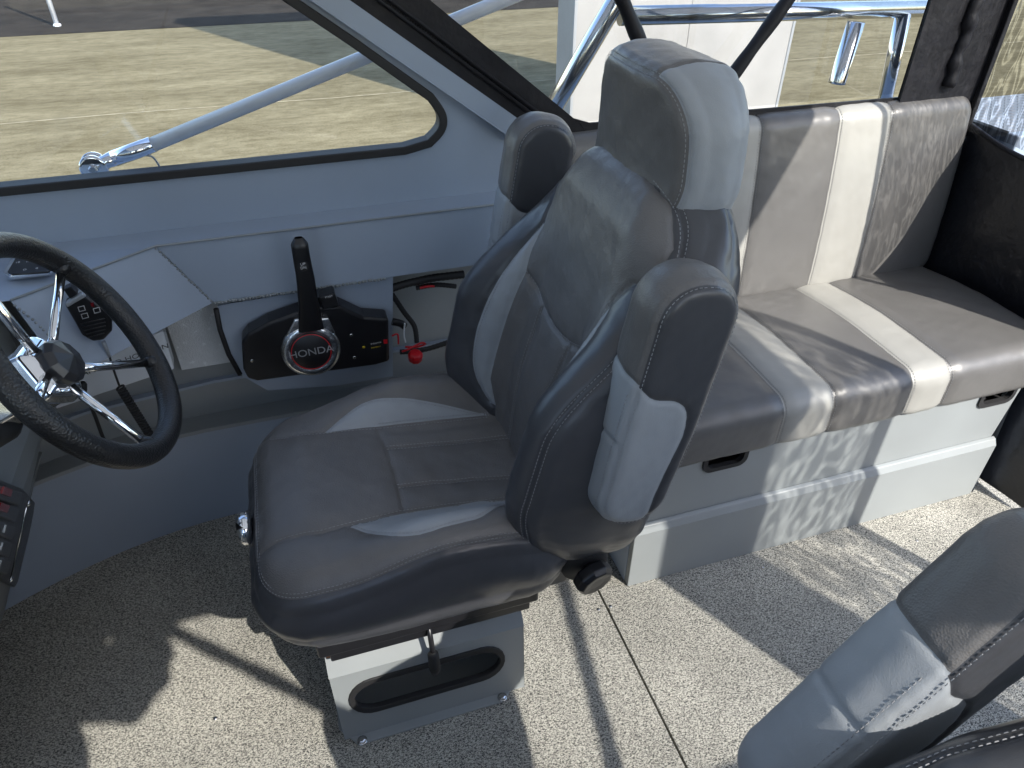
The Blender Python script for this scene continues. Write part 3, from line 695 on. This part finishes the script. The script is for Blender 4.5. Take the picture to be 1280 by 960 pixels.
for x in (*s1, *s2):
    for o_ in (-.005, .005): sti.append(([(x - cx, -bc.Eb + .03), (x - cx, bc.cb + .02)], o_, False))
bc.build('cushion', 'bench_vinyl', bench, pan, stitches=sti, res=.0065, wrinkle=.0009, pillow=.004)
bb = Pad((1.245, 1.570, .752), (0, .055, .56), (-1, 0, 0), .53, 1.27, .075, .05, .035, disp=lambda a, b: .012 * (1 - (a / .28) ** 2), rb=.015)
t1 = (s1[0] + .01, s1[1] + .0); bx = lambda x: 1.245 - x
w2 = [ony(u, v, 1.565)[0] for u, v in ((1030, 260), (1090, 255))]
w1 = [ony(932, 300, 1.56)[0] - .125, ony(932, 300, 1.56)[0]]
pan = []; sti = []
for (xa, xb) in (w1, w2):
    pan.append(('white_stripe', 'white_vinyl', [(-.6, bx(xa)), (-.6, bx(xb)), (.6, bx(xb)), (.6, bx(xa))]))
    for x in (xa, xb):
        for o_ in (-.005, .005): sti.append(([(-bb.ca - .03, bx(x)), (bb.Ea - .03, bx(x))], o_, False))
bb.build('backrest', 'bench_vinyl', bench, pan, stitches=sti, res=.0065, wrinkle=.001, pillow=.004)

# ================================================================== helm seat (and its copy on the port side)
YC = 1.065
seat = empty('helm_chair', (.09, YC, 0), 'charcoal helm seat with grey inserts facing the steering wheel', 'seat')
# --- base
SB = seat
fl = [(-.122, .885), (-.086, .836), (.246, .836), (.312, .905), (.312, 1.28), (-.122, 1.28)]
bs = MB().prism([(x, y, .0005) for x, y in fl], (0, 0, .006)).build('base_flange', 'paint_light', SB, .002)
slot_c = [(.085 - .115 + .052 * math.cos(a), .132 + .052 * math.sin(a)) for a in np.linspace(math.pi / 2, 1.5 * math.pi, 12)] + [(.085 + .115 + .052 * math.cos(a), .132 + .052 * math.sin(a)) for a in np.linspace(-math.pi / 2, math.pi / 2, 12)]
fy = lambda z: .856 + .06 * z
face = [(-.112, .006), (.30, .006), (.30, .222), (-.112, .222)]
fp = plate(MB(), face, [slot_c], lambda x, z: (x, fy(z), z), (0, .005, 0)).build('base_front', 'paint_light', SB, .001)
cin = np.mean(np.array(slot_c), 0); inner = [tuple(cin + (np.array(p) - cin) * np.array([.95, .80])) for p in slot_c]; outr = [tuple(cin + (np.array(p) - cin) * np.array([1.025, 1.10])) for p in slot_c]
MB().ring([(x, fy(z) - .004, z) for x, z in outr], [(x, fy(z) - .004, z) for x, z in inner], (0, .013, 0)).build('slot_trim', 'black_matte', fp, .002)
MB().prism([(-.112, .861, .006), (-.112, fy(.222), .222), (-.112, .902, .262), (-.112, 1.26, .262), (-.112, 1.26, .006)], (.004, 0, 0)).build('base_side', 'paint_light', SB)
MB().prism([(.296, .861, .006), (.296, fy(.222), .222), (.296, .902, .262), (.296, 1.26, .262), (.296, 1.26, .006)], (.004, 0, 0)).build('base_side', 'paint_light', SB)
MB().prism([(-.113, fy(.222) - .001, .2222), (.301, fy(.222) - .001, .2222), (.301, .902, .2625), (-.113, .902, .2625)], (0, .005, 0)).build('base_shoulder', 'paint_light', SB)
MB().box((-.114, .9015, .2628), (.302, 1.262, .27)).build('base_top', 'paint_light', SB, .002)
for (u, v) in ((453, 926), (628, 872)):
    p = onz(u, v, .006); b_ = MB().lathe([(.011, 0), (.011, .002), (.0075, .0025)], p, (0, 0, 1), 18); b_.lathe([(.0075, .0025), (.0075, .006), (.005, .0075)], p, (0, 0, 1), 6, False); b_.build('base_bolt', 'steel_bolt', SB)
# --- slider and pan
sl_ = MB().box((-.10, .872, .271), (.315, .912, .305)).build('slider_rail', 'black', SB, .003)
MB().box((-.10, 1.20, .271), (.315, 1.24, .305)).build('slider_rail', 'black', SB, .003)
MB().box((-.108, .880, .276), (-.10, .904, .30)).build('rail_end', mat('copper', (.45, .2, .1), .35, 1), sl_)
MB().box((-.12, .86, .306), (.33, 1.26, .345)).build('slider_frame', 'black', SB, .006)
q = MB().tube([(.10, .90, .315), (.098, .862, .285), (.098, .845, .245)], .0055, 8); q.build('slider_lever', 'black', SB)
MB().lathe([(.006, 0), (.0115, .008), (.0125, .05), (.009, .065)], (.098, .848, .252), (0, -.12, -1), 12).build('lever_grip', 'black_matte', SB)
def cdisp(a, b):
    ab = np.abs(b)
    bol = .066 * sstep(ab, .115, .21) * sstep(a, -.20, .06) * (1 - .35 * sstep(a, .12, .30))
    return -.10 * a + bol - .035 * sstep(-a, .17, .30) + .010 * (1 - (b / .2) ** 2) * sstep(-a, -.1, .15) - .016 * np.exp(-((a - .12) / .13) ** 2 - (b / .12) ** 2)
cu = Pad((.098, YC, .560), (1, 0, 0), (0, 1, 0), .585, .535, .172, .105, .055, disp=cdisp, rb=.05, bulge=.012, under=.05,
         warp=lambda a, b, h: (a, b * (1 - .06 * sstep(-a, .05, .30)), h))
def ext(pl, da): return [(pl[0][0] - da, pl[0][1])] + pl
near = cu.inv([(345, 679), (400, 666), (436, 656), (500, 641), (560, 632), (640, 622)])
far = cu.inv([(325, 553), (360, 546), (405, 540), (470, 533), (540, 525), (612, 518)])
fa = -(cu.ca + cu.roll(.8))
cen = [(fa, near[0][1])] + near + [(.27, near[-1][1])] + [(.27, far[-1][1])] + far[::-1] + [(fa, far[0][1])]
cross = cu.inv([(470, 533), (483, 560), (494, 590), (500, 615), (505, 640)])
ch1 = cu.inv([(483, 560), (540, 555), (590, 551), (640, 547)]); ch2 = cu.inv([(497, 608), (540, 603), (590, 599), (645, 596)])
rear = cross + near[near.index(near[4]):] + [(.27, near[-1][1]), (.27, far[-1][1])] + far[4:][::-1]
gf = spline(cu.inv([(405, 540), (425, 523), (447, 507), (466, 499), (490, 497), (525, 500), (570, 509), (612, 518)]), 4) + cu.inv([(540, 525), (470, 533)])
gn = spline(cu.inv([(438, 657), (470, 667), (500, 669), (530, 666), (570, 654), (610, 640), (645, 624)]), 4) + cu.inv([(600, 625), (560, 632), (505, 640)])
rs = cu.roll(.62); topp = cu.rrect(cu.ca + rs, cu.cb + rs, rs * .98, 10)
st_ = [(topp, 0.004, True), (topp, .010, True), (near, .005, False), (far, -.005, False), (gf, -.004, False), (gn, .004, False)]
for c_ in (ch1, ch2): st_ += [(c_, .005, False), (c_, -.005, False)]
cu.build('cushion', 'charcoal_smooth', SB, [('cover', 'charcoal', topp), ('centre_panel', 'charcoal', cen), ('channel_panel', 'charcoal', rear), ('grey_insert', 'grey_vinyl', gf), ('grey_insert', 'grey_vinyl', gn)],
         seams=[ch1, ch2], stitches=st_, res=.0045, pillow=.003, wrinkle=.0012)
p = ony(308, 660, YC - .02)
kb = MB().lathe([(.026, 0), (.033, .004), (.033, .018), (.026, .026), (.012, .028)], (-.196, p[1], p[2] + .0), (-1, 0, 0), 24).build('front_knob', 'chrome', SB)
# --- backrest
rec = math.radians(14.0); ua = np.array([math.sin(rec), 0, math.cos(rec)]); un = np.array([-math.cos(rec), 0, math.sin(rec)])
def wB(a): return np.interp(a, [-.40, -.30, -.15, .0, .12, .25, .34, .40], [.90, .96, 1.0, 1.0, .98, .88, .74, .60])
def bdisp(a, b):
    ab = np.abs(b)
    bol = .118 * sstep(ab, .10, .232) * sstep(a, -.46, -.16) * (1 - sstep(a, -.03, .24))
    return bol + .006 * (1 - (a / .35) ** 2) - .042 * sstep(a, .14, .34) * sstep(ab, .15, .26) - .022 * sstep(a, .28, .38) + .016 * np.exp(-((a + .10) / .12) ** 2 - (b / .14) ** 2)
bo = np.array([.447, YC, .80]) + un * .028 - ua * .012
bk = Pad(bo, ua, (0, 1, 0), .765, .56, .175, .15, .05, disp=bdisp, rb=.05, bulge=.008, under=.05, warp=lambda a, b, h: (a, b * wB(a), h))
inner = bk.inv([(679, 277), (656, 340), (637, 387), (620, 440), (612, 475), (618, 508)])
outer = spline(bk.inv([(679, 277), (656, 303), (634, 331), (609, 375), (594, 416), (590, 450), (597, 480), (612, 505)]), 4)
gfar = outer + inner[::-1]
tl = bk.inv([(695, 228), (690, 250), (679, 277)])
gfar_in = tl + inner
gnear = [(a, -b) for a, b in gfar]; in_near = [(a, -b) for a, b in gfar_in]
arc = spline([bk.inv([(656, 340)])[0], *bk.inv([(678, 362), (696, 381), (712, 406)])], 5); am = (inner[1][0], -inner[1][1])
arcs = [(inner[1][0], inner[1][1]), (inner[1][0] - .030, inner[1][1] * .55), (inner[1][0] - .040, 0.), (inner[1][0] - .030, -inner[1][1] * .55), am]
arcs = spline(arcs, 6)
lowp = [*arcs, *[(a, -b) for a, b in inner[2:]], (-.36, -inner[-1][1]), (-.36, inner[-1][1]), *inner[2:][::-1]]
rs = bk.roll(.55); rim = bk.rrect(bk.ca + rs, bk.cb + rs, rs * .98, 10)
def chan(f): return [(inner[1][0] - .038, inner[1][1] * f), (-.05, inner[1][1] * f * .92), (-.20, inner[1][1] * f * .85), (-.34, inner[1][1] * f * .8)]
c1, c2 = chan(.5), chan(-.5)
sts = [(rim, .005, True), (rim, -.005, True), (outer, .004, False), (gnear[:len(outer)], -.004, False), (arcs, .004, False)]
for c_ in (c1, c2): sts += [(c_, .005, False), (c_, -.005, False)]
bkp = bk.build('backrest', 'charcoal_smooth', SB, [('back_cover', 'charcoal_smooth', rim), ('centre_panel', 'charcoal', [*gfar_in, (-.36, inner[-1][1]), (-.36, -inner[-1][1]), *in_near[::-1], (.30, -tl[0][1]), (.36, -tl[0][1] * .8), (.385, 0), (.36, tl[0][1] * .8), (.30, tl[0][1])]),
      ('channel_panel', 'charcoal', lowp), ('grey_insert', 'grey_vinyl', gfar), ('grey_insert', 'grey_vinyl', gnear)], seams=[c1, c2], stitches=sts, res=.0045, pillow=.003, wrinkle=.0012, groove=.005)
# recliner knob in a hooded opening on the near side
kc = ony(735, 712, YC - .245)
MB().lathe([(.046, 0), (.052, -.016), (.046, -.03)], kc + np.array([-.005, .004, .006]), (-.1, -1, -.1), 22).build('recliner_boot', 'black_matte', SB)
MB().lathe([(.026, 0), (.040, .006), (.041, .026), (.033, .036), (.016, .034)], kc, (.2, -1, -.2), 9, False).build('recliner_knob', 'black', SB, .003)
# valance flap under the rear corner of the cushion
MB().prism([(.24, YC - .235, .43), (.40, YC - .235, .45), (.38, YC - .225, .375), (.20, YC - .228, .37)], (0, .02, 0)).build('rear_flap', 'charcoal_smooth', SB, .006)
# --- headrest
rh = math.radians(0); ha = np.array([math.sin(rh), 0, math.cos(rh)])
hd = Pad((.536, YC + .008, 1.176), ha, (0, 1, 0), .262, .345, .130, .098, .034, disp=lambda a, b: .016 * (1 - (b / .14) ** 2) - .012 * (1 - (a / .13) ** 2) + .01 * sstep(a, -.02, -.12), rb=.03, bulge=.006,
         warp=lambda a, b, h: (a + .0 * h, b * np.interp(a, [-.14, -.02, .14], [.97, 1.0, .93]), h))
rs = hd.roll(.45); fr = hd.rrect(hd.ca + rs, hd.cb + rs, rs * .98, 10)
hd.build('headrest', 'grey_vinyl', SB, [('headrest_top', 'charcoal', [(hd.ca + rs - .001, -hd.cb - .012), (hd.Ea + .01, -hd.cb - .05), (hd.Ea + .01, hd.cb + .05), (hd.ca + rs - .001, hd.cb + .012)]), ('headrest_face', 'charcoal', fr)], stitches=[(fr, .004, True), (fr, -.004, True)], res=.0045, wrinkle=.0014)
# --- armrests folded up beside the backrest
aa = np.array([.080, 0, .45]); aa = aa / np.linalg.norm(aa); ab_ = np.cross(np.array([0, -1., 0]), aa)     # a x b = -Y
def arm(yf, zc, xc):
    P_ = Pad((xc, yf, zc), aa, ab_, .465, .142, .095, .066, .024, disp=lambda a, b: .006 * (1 - (a / .25) ** 2), rb=.026, bulge=.004, warp=lambda a, b, h: (a, b * (1 - .10 * sstep(-a, .0, .24)) , h))
    rs_ = P_.roll(.5); fc = P_.rrect(P_.ca + rs_, P_.cb + rs_, rs_ * .98, 8)
    wrap = spline([(.070, P_.Eb), (.066, .085), (.056, .060), (.040, .034), (.035, -.005), (.015, -.030), (-.03, -.040), (-.10, -.036), (-.17, -.034)], 4) + [(-.235, -.036), (-P_.Ea, -.036), (-P_.Ea, P_.Eb)]
    ln = [(.05, .0), (.052, .05)]
    o = P_.build('armrest', 'charcoal', SB, [('armrest_face', 'charcoal_smooth', fc), ('grey_wrap', 'grey_vinyl', wrap)], stitches=[(fc, .004, True), ([(x, P_.cb + rs_ + .014) for x in (.04, -.22)], 0, False)], seams=[[(-.05, P_.cb + rs_ + .004), (-.05, P_.Eb)]], res=.0045)
arm(YC - .335, .862, .476); arm(YC + .310, .895, .480)
for s_ in (-1, 1): MB().lathe([(.03, 0), (.03, .09)], (.44, YC + s_ * .225, .70), (0, s_, 0), 16).build('armrest_pivot', 'black', SB)
# --- port companion seat: the same seat, across the aisle
comp = copy_tree(seat); comp.name = 'companion_chair'; comp.location = (-.015, -.07, 0)
pv = Vector((.30, 0, .46)); Rm = Matrix.Rotation(math.radians(24), 3, 'Y')
for ch in comp.children:
    if ch.name.split('.')[0] in ('backrest', 'headrest', 'armrest', 'armrest_pivot'):
        ch.rotation_euler = (0, math.radians(24), 0); ch.location = pv - Rm @ pv
tag(comp, 'charcoal companion seat with grey wrapped armrest on the port side', 'seat')

# ================================================================== steering wheel
wc = np.array([-.347, 1.026, .964]); wnv = np.array([.893, -.0335, .4486]); wnv /= np.linalg.norm(wnv)
we1 = np.cross([0, 0, 1], wnv); we1 /= np.linalg.norm(we1); we2 = np.cross(wnv, we1)
sw = empty('steering_wheel', tuple(wc), 'black leather steering wheel with five polished steel spokes', 'steering wheel')
circ = lambda R, h=0, n=96: [wc + R * (math.cos(t) * we1 + math.sin(t) * we2) + wnv * h for t in np.linspace(0, 2 * math.pi, n, endpoint=False)]
rim_o = MB().tube(circ(.179), .0185, 20, closed=True).build('rim', 'rim_leather', sw)
for k in range(5):
    t = math.radians(26 + 72 * k); d_ = math.cos(t) * we1 + math.sin(t) * we2
    MB().tube([wc + d_ * .035 - wnv * .045, wc + d_ * .07 - wnv * .034, wc + d_ * .172], .0072, 12).build('spoke', 'chrome', sw)
    MB().tube([wc + d_ * .158 - wnv * .004, wc + d_ * .164, wc + d_ * .176], [.008, .0115, .015], 12).build('spoke_socket', 'rim_leather', rim_o)
    seam = [wc + we1 * 0 + (.181 + .0164 * math.cos(a)) * d_ + wnv * .0164 * math.sin(a) for a in np.linspace(0, 2 * math.pi, 14, endpoint=False)]
MB().lathe([(.050, -.150), (.052, -.085), (.060, -.068), (.058, -.052), (.044, -.040)], wc, wnv, 5, False).build('hub', 'chrome', sw, .004)
MB().lathe([(.036, -.045), (.037, -.030), (.030, -.020), (.001, -.012)], wc, wnv, 10, False).build('hub_cap', 'cap', sw, .0015)
MB().lathe([(.058, -.29), (.058, -.17), (.046, -.151)], wc, wnv, 28).build('column_boot', 'black_matte', sw)

# ================================================================== helm details
PY = 1.5625
cp = [(P[0], P[2]) for P in (ony(u, v, PY) for u, v in ((272, 382), (491, 346), (491, 440), (491, 470), (420, 482), (335, 488), (303, 470), (288, 445), (277, 412)))]
ctl = empty('throttle_control', tuple(ony(395, 470, 1.52)), 'black side mount throttle control with chrome ring and upright lever', 'throttle')
plate(MB(), cp, [], lambda x, z: (x, PY, z), (0, .006, 0)).build('control_plate', 'paint', boat, .001)
MB().tube([ony(u, v, PY - .002) for u, v in ((270, 386), (275, 412), (286, 443), (300, 468))], .006, 8).build('plate_trim', 'black_matte', boat)
CY = 1.50
body = [ony(u, v, CY) for u, v in ((302, 428), (310, 418), (335, 404), (382, 387), (400, 384), (425, 383), (455, 397), (486, 399), (487, 452), (470, 457), (322, 477), (310, 474), (304, 462))]
cb = MB().prism(body, (0, .054, 0)).build('control_body', 'black', ctl, .007)
hb = [ony(u, v, CY - .004) for u, v in ((398, 372), (418, 366), (424, 382), (404, 388))]
sw_ = MB().prism(hb, (0, .04, 0)).build('ignition_switch', 'black', ctl, .003)
rc_ = ony(389, 438, CY - .012)
pr = 35.5 / FPX * np.linalg.norm(rc_ - _C)
MB().lathe([(pr * .66, .0), (pr, .0), (pr, .006), (pr * .93, .014), (pr * .80, .018), (pr * .70, .014)], rc_ + np.array([0, .008, 0]), (0, -1, .1), 40).build('chrome_ring', 'satin_chrome', ctl)
dk = MB().lathe([(pr * .70, 0), (pr * .70, .0155), (pr * .64, .018)], rc_ + np.array([0, .008, 0]), (0, -1, .1), 40).build('lever_disc', 'black', ctl)
ri = rc_ + np.array([0, -.0102, .0018])
cq = [ri + pr * .645 * np.array([math.cos(t), .1 * math.sin(t), math.sin(t)]) for t in np.linspace(0, 2 * math.pi, 48, endpoint=False)]
MB().tube(cq, .0011, 6, closed=True).build('red_ring', 'red', dk)
text('brand_text', 'HONDA', pr * .36, ri + np.array([0, -.0008, 0]), (1, 0, .02), (0, .1, 1), 'alu_trim', dk, .0003, sx=1.1)
lv = [ony(u, v, y) for u, v, y in ((389, 412, CY - .012), (386, 385, CY - .018), (382, 350, CY - .03), (377, 322, CY - .035))]
q = MB()
def lever(u, v):
    i = u * (len(lvp) - 1); k = min(int(i), len(lvp) - 2); p = lvp[k] + (lvp[k + 1] - lvp[k]) * (i - k); w = np.interp(u, [0, .3, .6, .9, 1], [.030, .022, .019, .018, .008]); th_ = np.interp(u, [0, .5, .9, 1], [.009, .012, .013, .006]); an = 2 * math.pi * v
    c_, s_ = math.cos(an), math.sin(an); sg = lambda x: math.copysign(abs(x) ** .6, x)
    return tuple(p + np.array([w * sg(c_), th_ * sg(s_), 0]))
lvp = spline(lv + [ony(373, 297, CY - .032)], 6)
lo = q.quadgrid(lever, 30, 20).build('lever', 'black', ctl)
MB().prism([ony(u, v, CY - .012) for u, v in ((368, 400), (411, 398), (420, 418), (357, 421))], (0, .012, 0)).build('lever_base', 'satin_chrome', ctl, .004)
tp = ony(379, 333, CY - .047); MB().lathe([(.011, 0), (.0115, .003), (.009, .005)], tp + np.array([0, .003, 0]), (0, -1, .05), 20).build('trim_rocker', 'black_matte', lo)
text('trim_text', 'UP\nDN', .0085, tp + np.array([0, -.0026, .002]), (1, 0, 0), (0, 0, 1), 'white_ink', lo, .0003)
for (u, v) in ((439, 419), (443, 447), (315, 451)): MB().lathe([(.0045, 0), (.0045, .001), (.003, .0018)], ony(u, v, CY - .0005), (0, -1, 0), 12).build('body_screw', 'steel_bolt', cb)
text('switch_text', 'START', .006, ony(411, 371, CY - .0065), (1, 0, .05), (0, 0, 1), 'white_ink', sw_, .0002)
text('caution_text', 'ENGINE STOP', .0042, ony(470, 429, CY - .001), (1, 0, .02), (0, 0, 1), 'white_ink', cb, .0002)
text('caution_text', 'EMERGENCY', .0042, ony(470, 434, CY - .001), (1, 0, .02), (0, 0, 1), 'yellow_ink', cb, .0002)
MB().box(*[tuple(ony(453.5, 435.5, CY - .0012)), tuple(ony(456, 432.5, CY - .0002))]).build('caution_mark', 'yellow_ink', cb)
MB().box(*[tuple(ony(480, 430, CY - .0012)), tuple(ony(484, 424, CY - .0002))]).build('caution_mark', 'red', cb)
# kill switch lanyard and wiring beside the control
ks = empty('kill_switch_lanyard', tuple(ony(518, 447, 1.52)), 'red coiled kill switch lanyard clipped beside the throttle box', 'lanyard')
kp = ony(518, 445, 1.53)
MB().lathe([(.012, 0), (.019, .006), (.020, .022), (.015, .03)], kp + np.array([0, 0, -.014]), (.1, -.3, 1), 9, False).build('clip', 'red', ks, .003)
MB().tube(spline([kp + np.array(o) for o in ((-.03, 0, .02), (-.01, -.01, .032), (.02, .0, .036), (.032, .01, .024), (.01, .01, .02), (-.02, .01, .026))], 6), .0028, 8).build('loop', 'red', ks)
wl = empty('wiring_loom', tuple(ony(520, 350, 1.6)), 'black corrugated wiring loom hanging under the ledge behind the seat', 'wiring')
def cor(px, y, r_, name='corrugated_tube', m='black_matte'):
    pts = spline([ony(u, v, y + dy) for u, v, dy in px], 14); MB().tube(pts, [r_ * (1 + .12 * (k % 2)) for k in range(len(pts))], 10).build(name, m, wl)
cor([(484, 362, 0), (510, 354, 0), (545, 347, 0), (580, 343, 0)], 1.575, .0095)
cor([(490, 368, 0), (505, 390, .01), (518, 408, .01), (521, 428, .0)], 1.575, .0062)
cor([(500, 440, 0), (530, 437, .0), (560, 428, 0)], 1.575, .0065); cor([(520, 360, .0), (545, 356, 0), (570, 358, 0)], 1.59, .006)
cor([(490, 402, 0), (500, 404, 0), (506, 408, 0)], 1.56, .009, 'connector', 'black')
cor([(506, 404, 0), (505, 418, 0), (507, 428, 0)], 1.55, .002, 'wire', 'white_tube'); cor([(490, 420, 0), (497, 418, 0), (498, 430, 0)], 1.55, .0022, 'wire', 'red'); cor([(525, 360, 0), (535, 358, 0), (543, 358, 0)], 1.57, .003, 'wire', 'red')
# radio, handset and cords
RY = 1.52
rd = empty('marine_radio', tuple(ony(160, 465, RY)), 'pale marine radio face plate under the dash behind the wheel', 'radio')
rp = [ony(u, v, RY) for u, v in ((204, 414), (218, 462), (70, 512), (58, 462))]
rb_ = MB().prism(rp, (-.004, .05, 0)).build('radio_face', 'white_tube', rd, .004)
text('radio_text', 'STANDARD HORIZON', .0165, ony(150, 452, RY - .0012), rp[0] - rp[3], (0, 0, 1), 'grey_ink', rb_, .0003, sx=1.3, shear=.2)
HY = 1.40
mic = empty('radio_handset', tuple(ony(118, 425, HY)), 'black radio handset with buttons and grille clipped to the dash', 'handset')
def pxp(L, y): return [ony(u, v, y) for u, v in L]
mb_ = MB().prism(pxp(((80, 381), (105, 369), (128, 385), (140, 402), (140, 415), (130, 426), (116, 428), (102, 420), (94, 405)), HY), (.0, .022, .004)).build('handset_body', 'black', mic, .006)
MB().prism(pxp(((81, 380), (103, 367), (108, 371), (84, 385)), HY - .002), (0, .02, 0)).build('handset_top', 'alu_trim', mic, .003)
MB().prism(pxp(((79, 362), (88, 358), (97, 368), (87, 374)), HY + .004), (0, .02, 0)).build('hanger', 'black', mic, .002)
for (u, v) in ((102, 386), (106, 395), (121, 388)):
    MB().prism(pxp(((u - 5, v - 2), (u + 3, v - 4), (u + 5, v + 2), (u - 3, v + 4)), HY - .0016), (0, .001, 0)).build('button_outline', 'white_ink', mb_)
    MB().prism(pxp(((u - 4, v - 1.4), (u + 2.4, v - 3), (u + 4, v + 1.4), (u - 2.4, v + 3)), HY - .0026), (0, .001, 0)).build('button', 'black', mb_)
MB().prism(pxp(((113, 379), (117, 378), (118, 384), (114, 383)), HY - .0016), (0, .001, 0)).build('button', 'dark_red', mb_)
for k in range(5): MB().tube(pxp(((101 + k * 2.2, 405 + k * 4.3), (131 + k * 1.0 - k * k * .3, 398 + k * 4.6)), HY - .001), .0011, 6).build('grille_rib', 'cap', mb_)
MB().tube(pxp(((129, 427), (133, 436), (137, 446)), HY + .01), [.0045, .004, .0028], 8).build('strain_relief', 'grey_vinyl', mic)
cdp = spline([ony(u, v, y) for u, v, y in ((137, 446, HY + .01), (143, 465, HY + .01), (149, 482, HY + .02))], 6); MB().tube(cdp, .0024, 8).build('cord', 'black_matte', mic)
c0, c1_ = ony(150, 484, HY + .02), ony(190, 548, HY + .03); ax_ = (c1_ - c0); uu = np.cross(ax_, [0, 1, 0]); uu /= np.linalg.norm(uu); vv = np.array([0, 1., 0])
MB().tube([c0 + ax_ * k / 300 + .0075 * (math.cos(k * .45) * uu + math.sin(k * .45) * vv) for k in range(301)], .0026, 6).build('coiled_cord', 'black_matte', mic)
cbl = MB().tube(spline([ony(u, v, y) for u, v, y in ((96, 485, 1.44), (108, 498, 1.44), (118, 518, 1.44), (128, 545, 1.45), (140, 570, 1.46))], 8), .004, 8)
cbl.lathe([(.006, 0), (.008, .01), (.008, .025), (.005, .03)], ony(104, 492, 1.44), (.3, 0, 1), 10); tag(cbl.build('helm_cable', 'black_matte'), 'black cable with plug hanging below the radio behind the wheel', 'cable')
# small instrument with silver bezel on the dash top
iz = .896
ins = empty('dash_instrument', tuple(onz(40, 340, .885)), 'small black triangular instrument with silver bezel on the dash top', 'instrument')
MB().prism([onz(u, v, .884) for u, v in ((6, 346), (20, 322), (45, 324), (72, 338), (64, 345), (14, 351))], (0, 0, .012)).build('bezel', 'chrome', ins, .004)
fc_ = MB().prism([onz(u, v, iz) for u, v in ((10, 342), (22, 322), (44, 324), (68, 337), (60, 342), (16, 345))], (0, 0, .005)).build('instrument_face', 'black', ins, .002)
for (u, v, s_) in ((22, 328, '10'), (34, 327, 'II'), (31, 337, 'D'), (46, 335, 'o')): text('mark', s_, .009, onz(u, v, iz + .0054), (1, .2, 0), (-.2, 1, 0), 'white_ink', fc_, .0002)
# switch panel on the raked console face
kp0, kn = (xk(0) + .006, 0, 0), np.array([1, 0, -.52]) / math.hypot(1, .52)
K = lambda u, v, d=0: onp(u, v, np.array(kp0) + kn * d, kn)
swp = empty('switch_panel', tuple(K(10, 670)), 'black rocker switch panel with red switches on the helm console', 'switch panel')
MB().prism([K(u, v) for u, v in ((-60, 585), (-10, 598), (22, 610), (39, 627), (37, 642), (21, 722), (14, 734), (-60, 700))], kn * .008).build('panel_plate', 'black', swp, .003)
for r0, (u, v) in enumerate(((2, 612), (-2, 632), (-6, 654), (-10, 676), (-12, 698))):
    b_ = MB().prism([K(u - 30, v - 12, .008), K(u + 20, v + 2, .008), K(u + 15, v + 20, .008), K(u - 36, v + 4, .008)], kn * .007).build('rocker', 'cap', swp, .003)
    if r0 < 2: MB().prism([K(u + 1, v - 4, .0152), K(u + 12, v, .0152), K(u + 9, v + 9, .0152), K(u - 2, v + 5, .0152)], kn * .002).build('red_lens', 'dark_red', b_)
    else: MB().prism([K(u + 12, v + 2, .0152), K(u + 14, v + 2.6, .0152), K(u + 11, v + 12, .0152), K(u + 9, v + 11, .0152)], kn * .0006).build('mark', 'white_ink', b_)
for (u, v) in ((34, 629), (12, 724)): MB().lathe([(.007, 0), (.007, .003), (.004, .006)], K(u, v, .008), kn, 14).build('panel_screw', 'chrome', swp)
MB().tube([K(33, 634, .009), K(14, 720, .009)], .0016, 6).build('panel_edge', 'steel', swp)
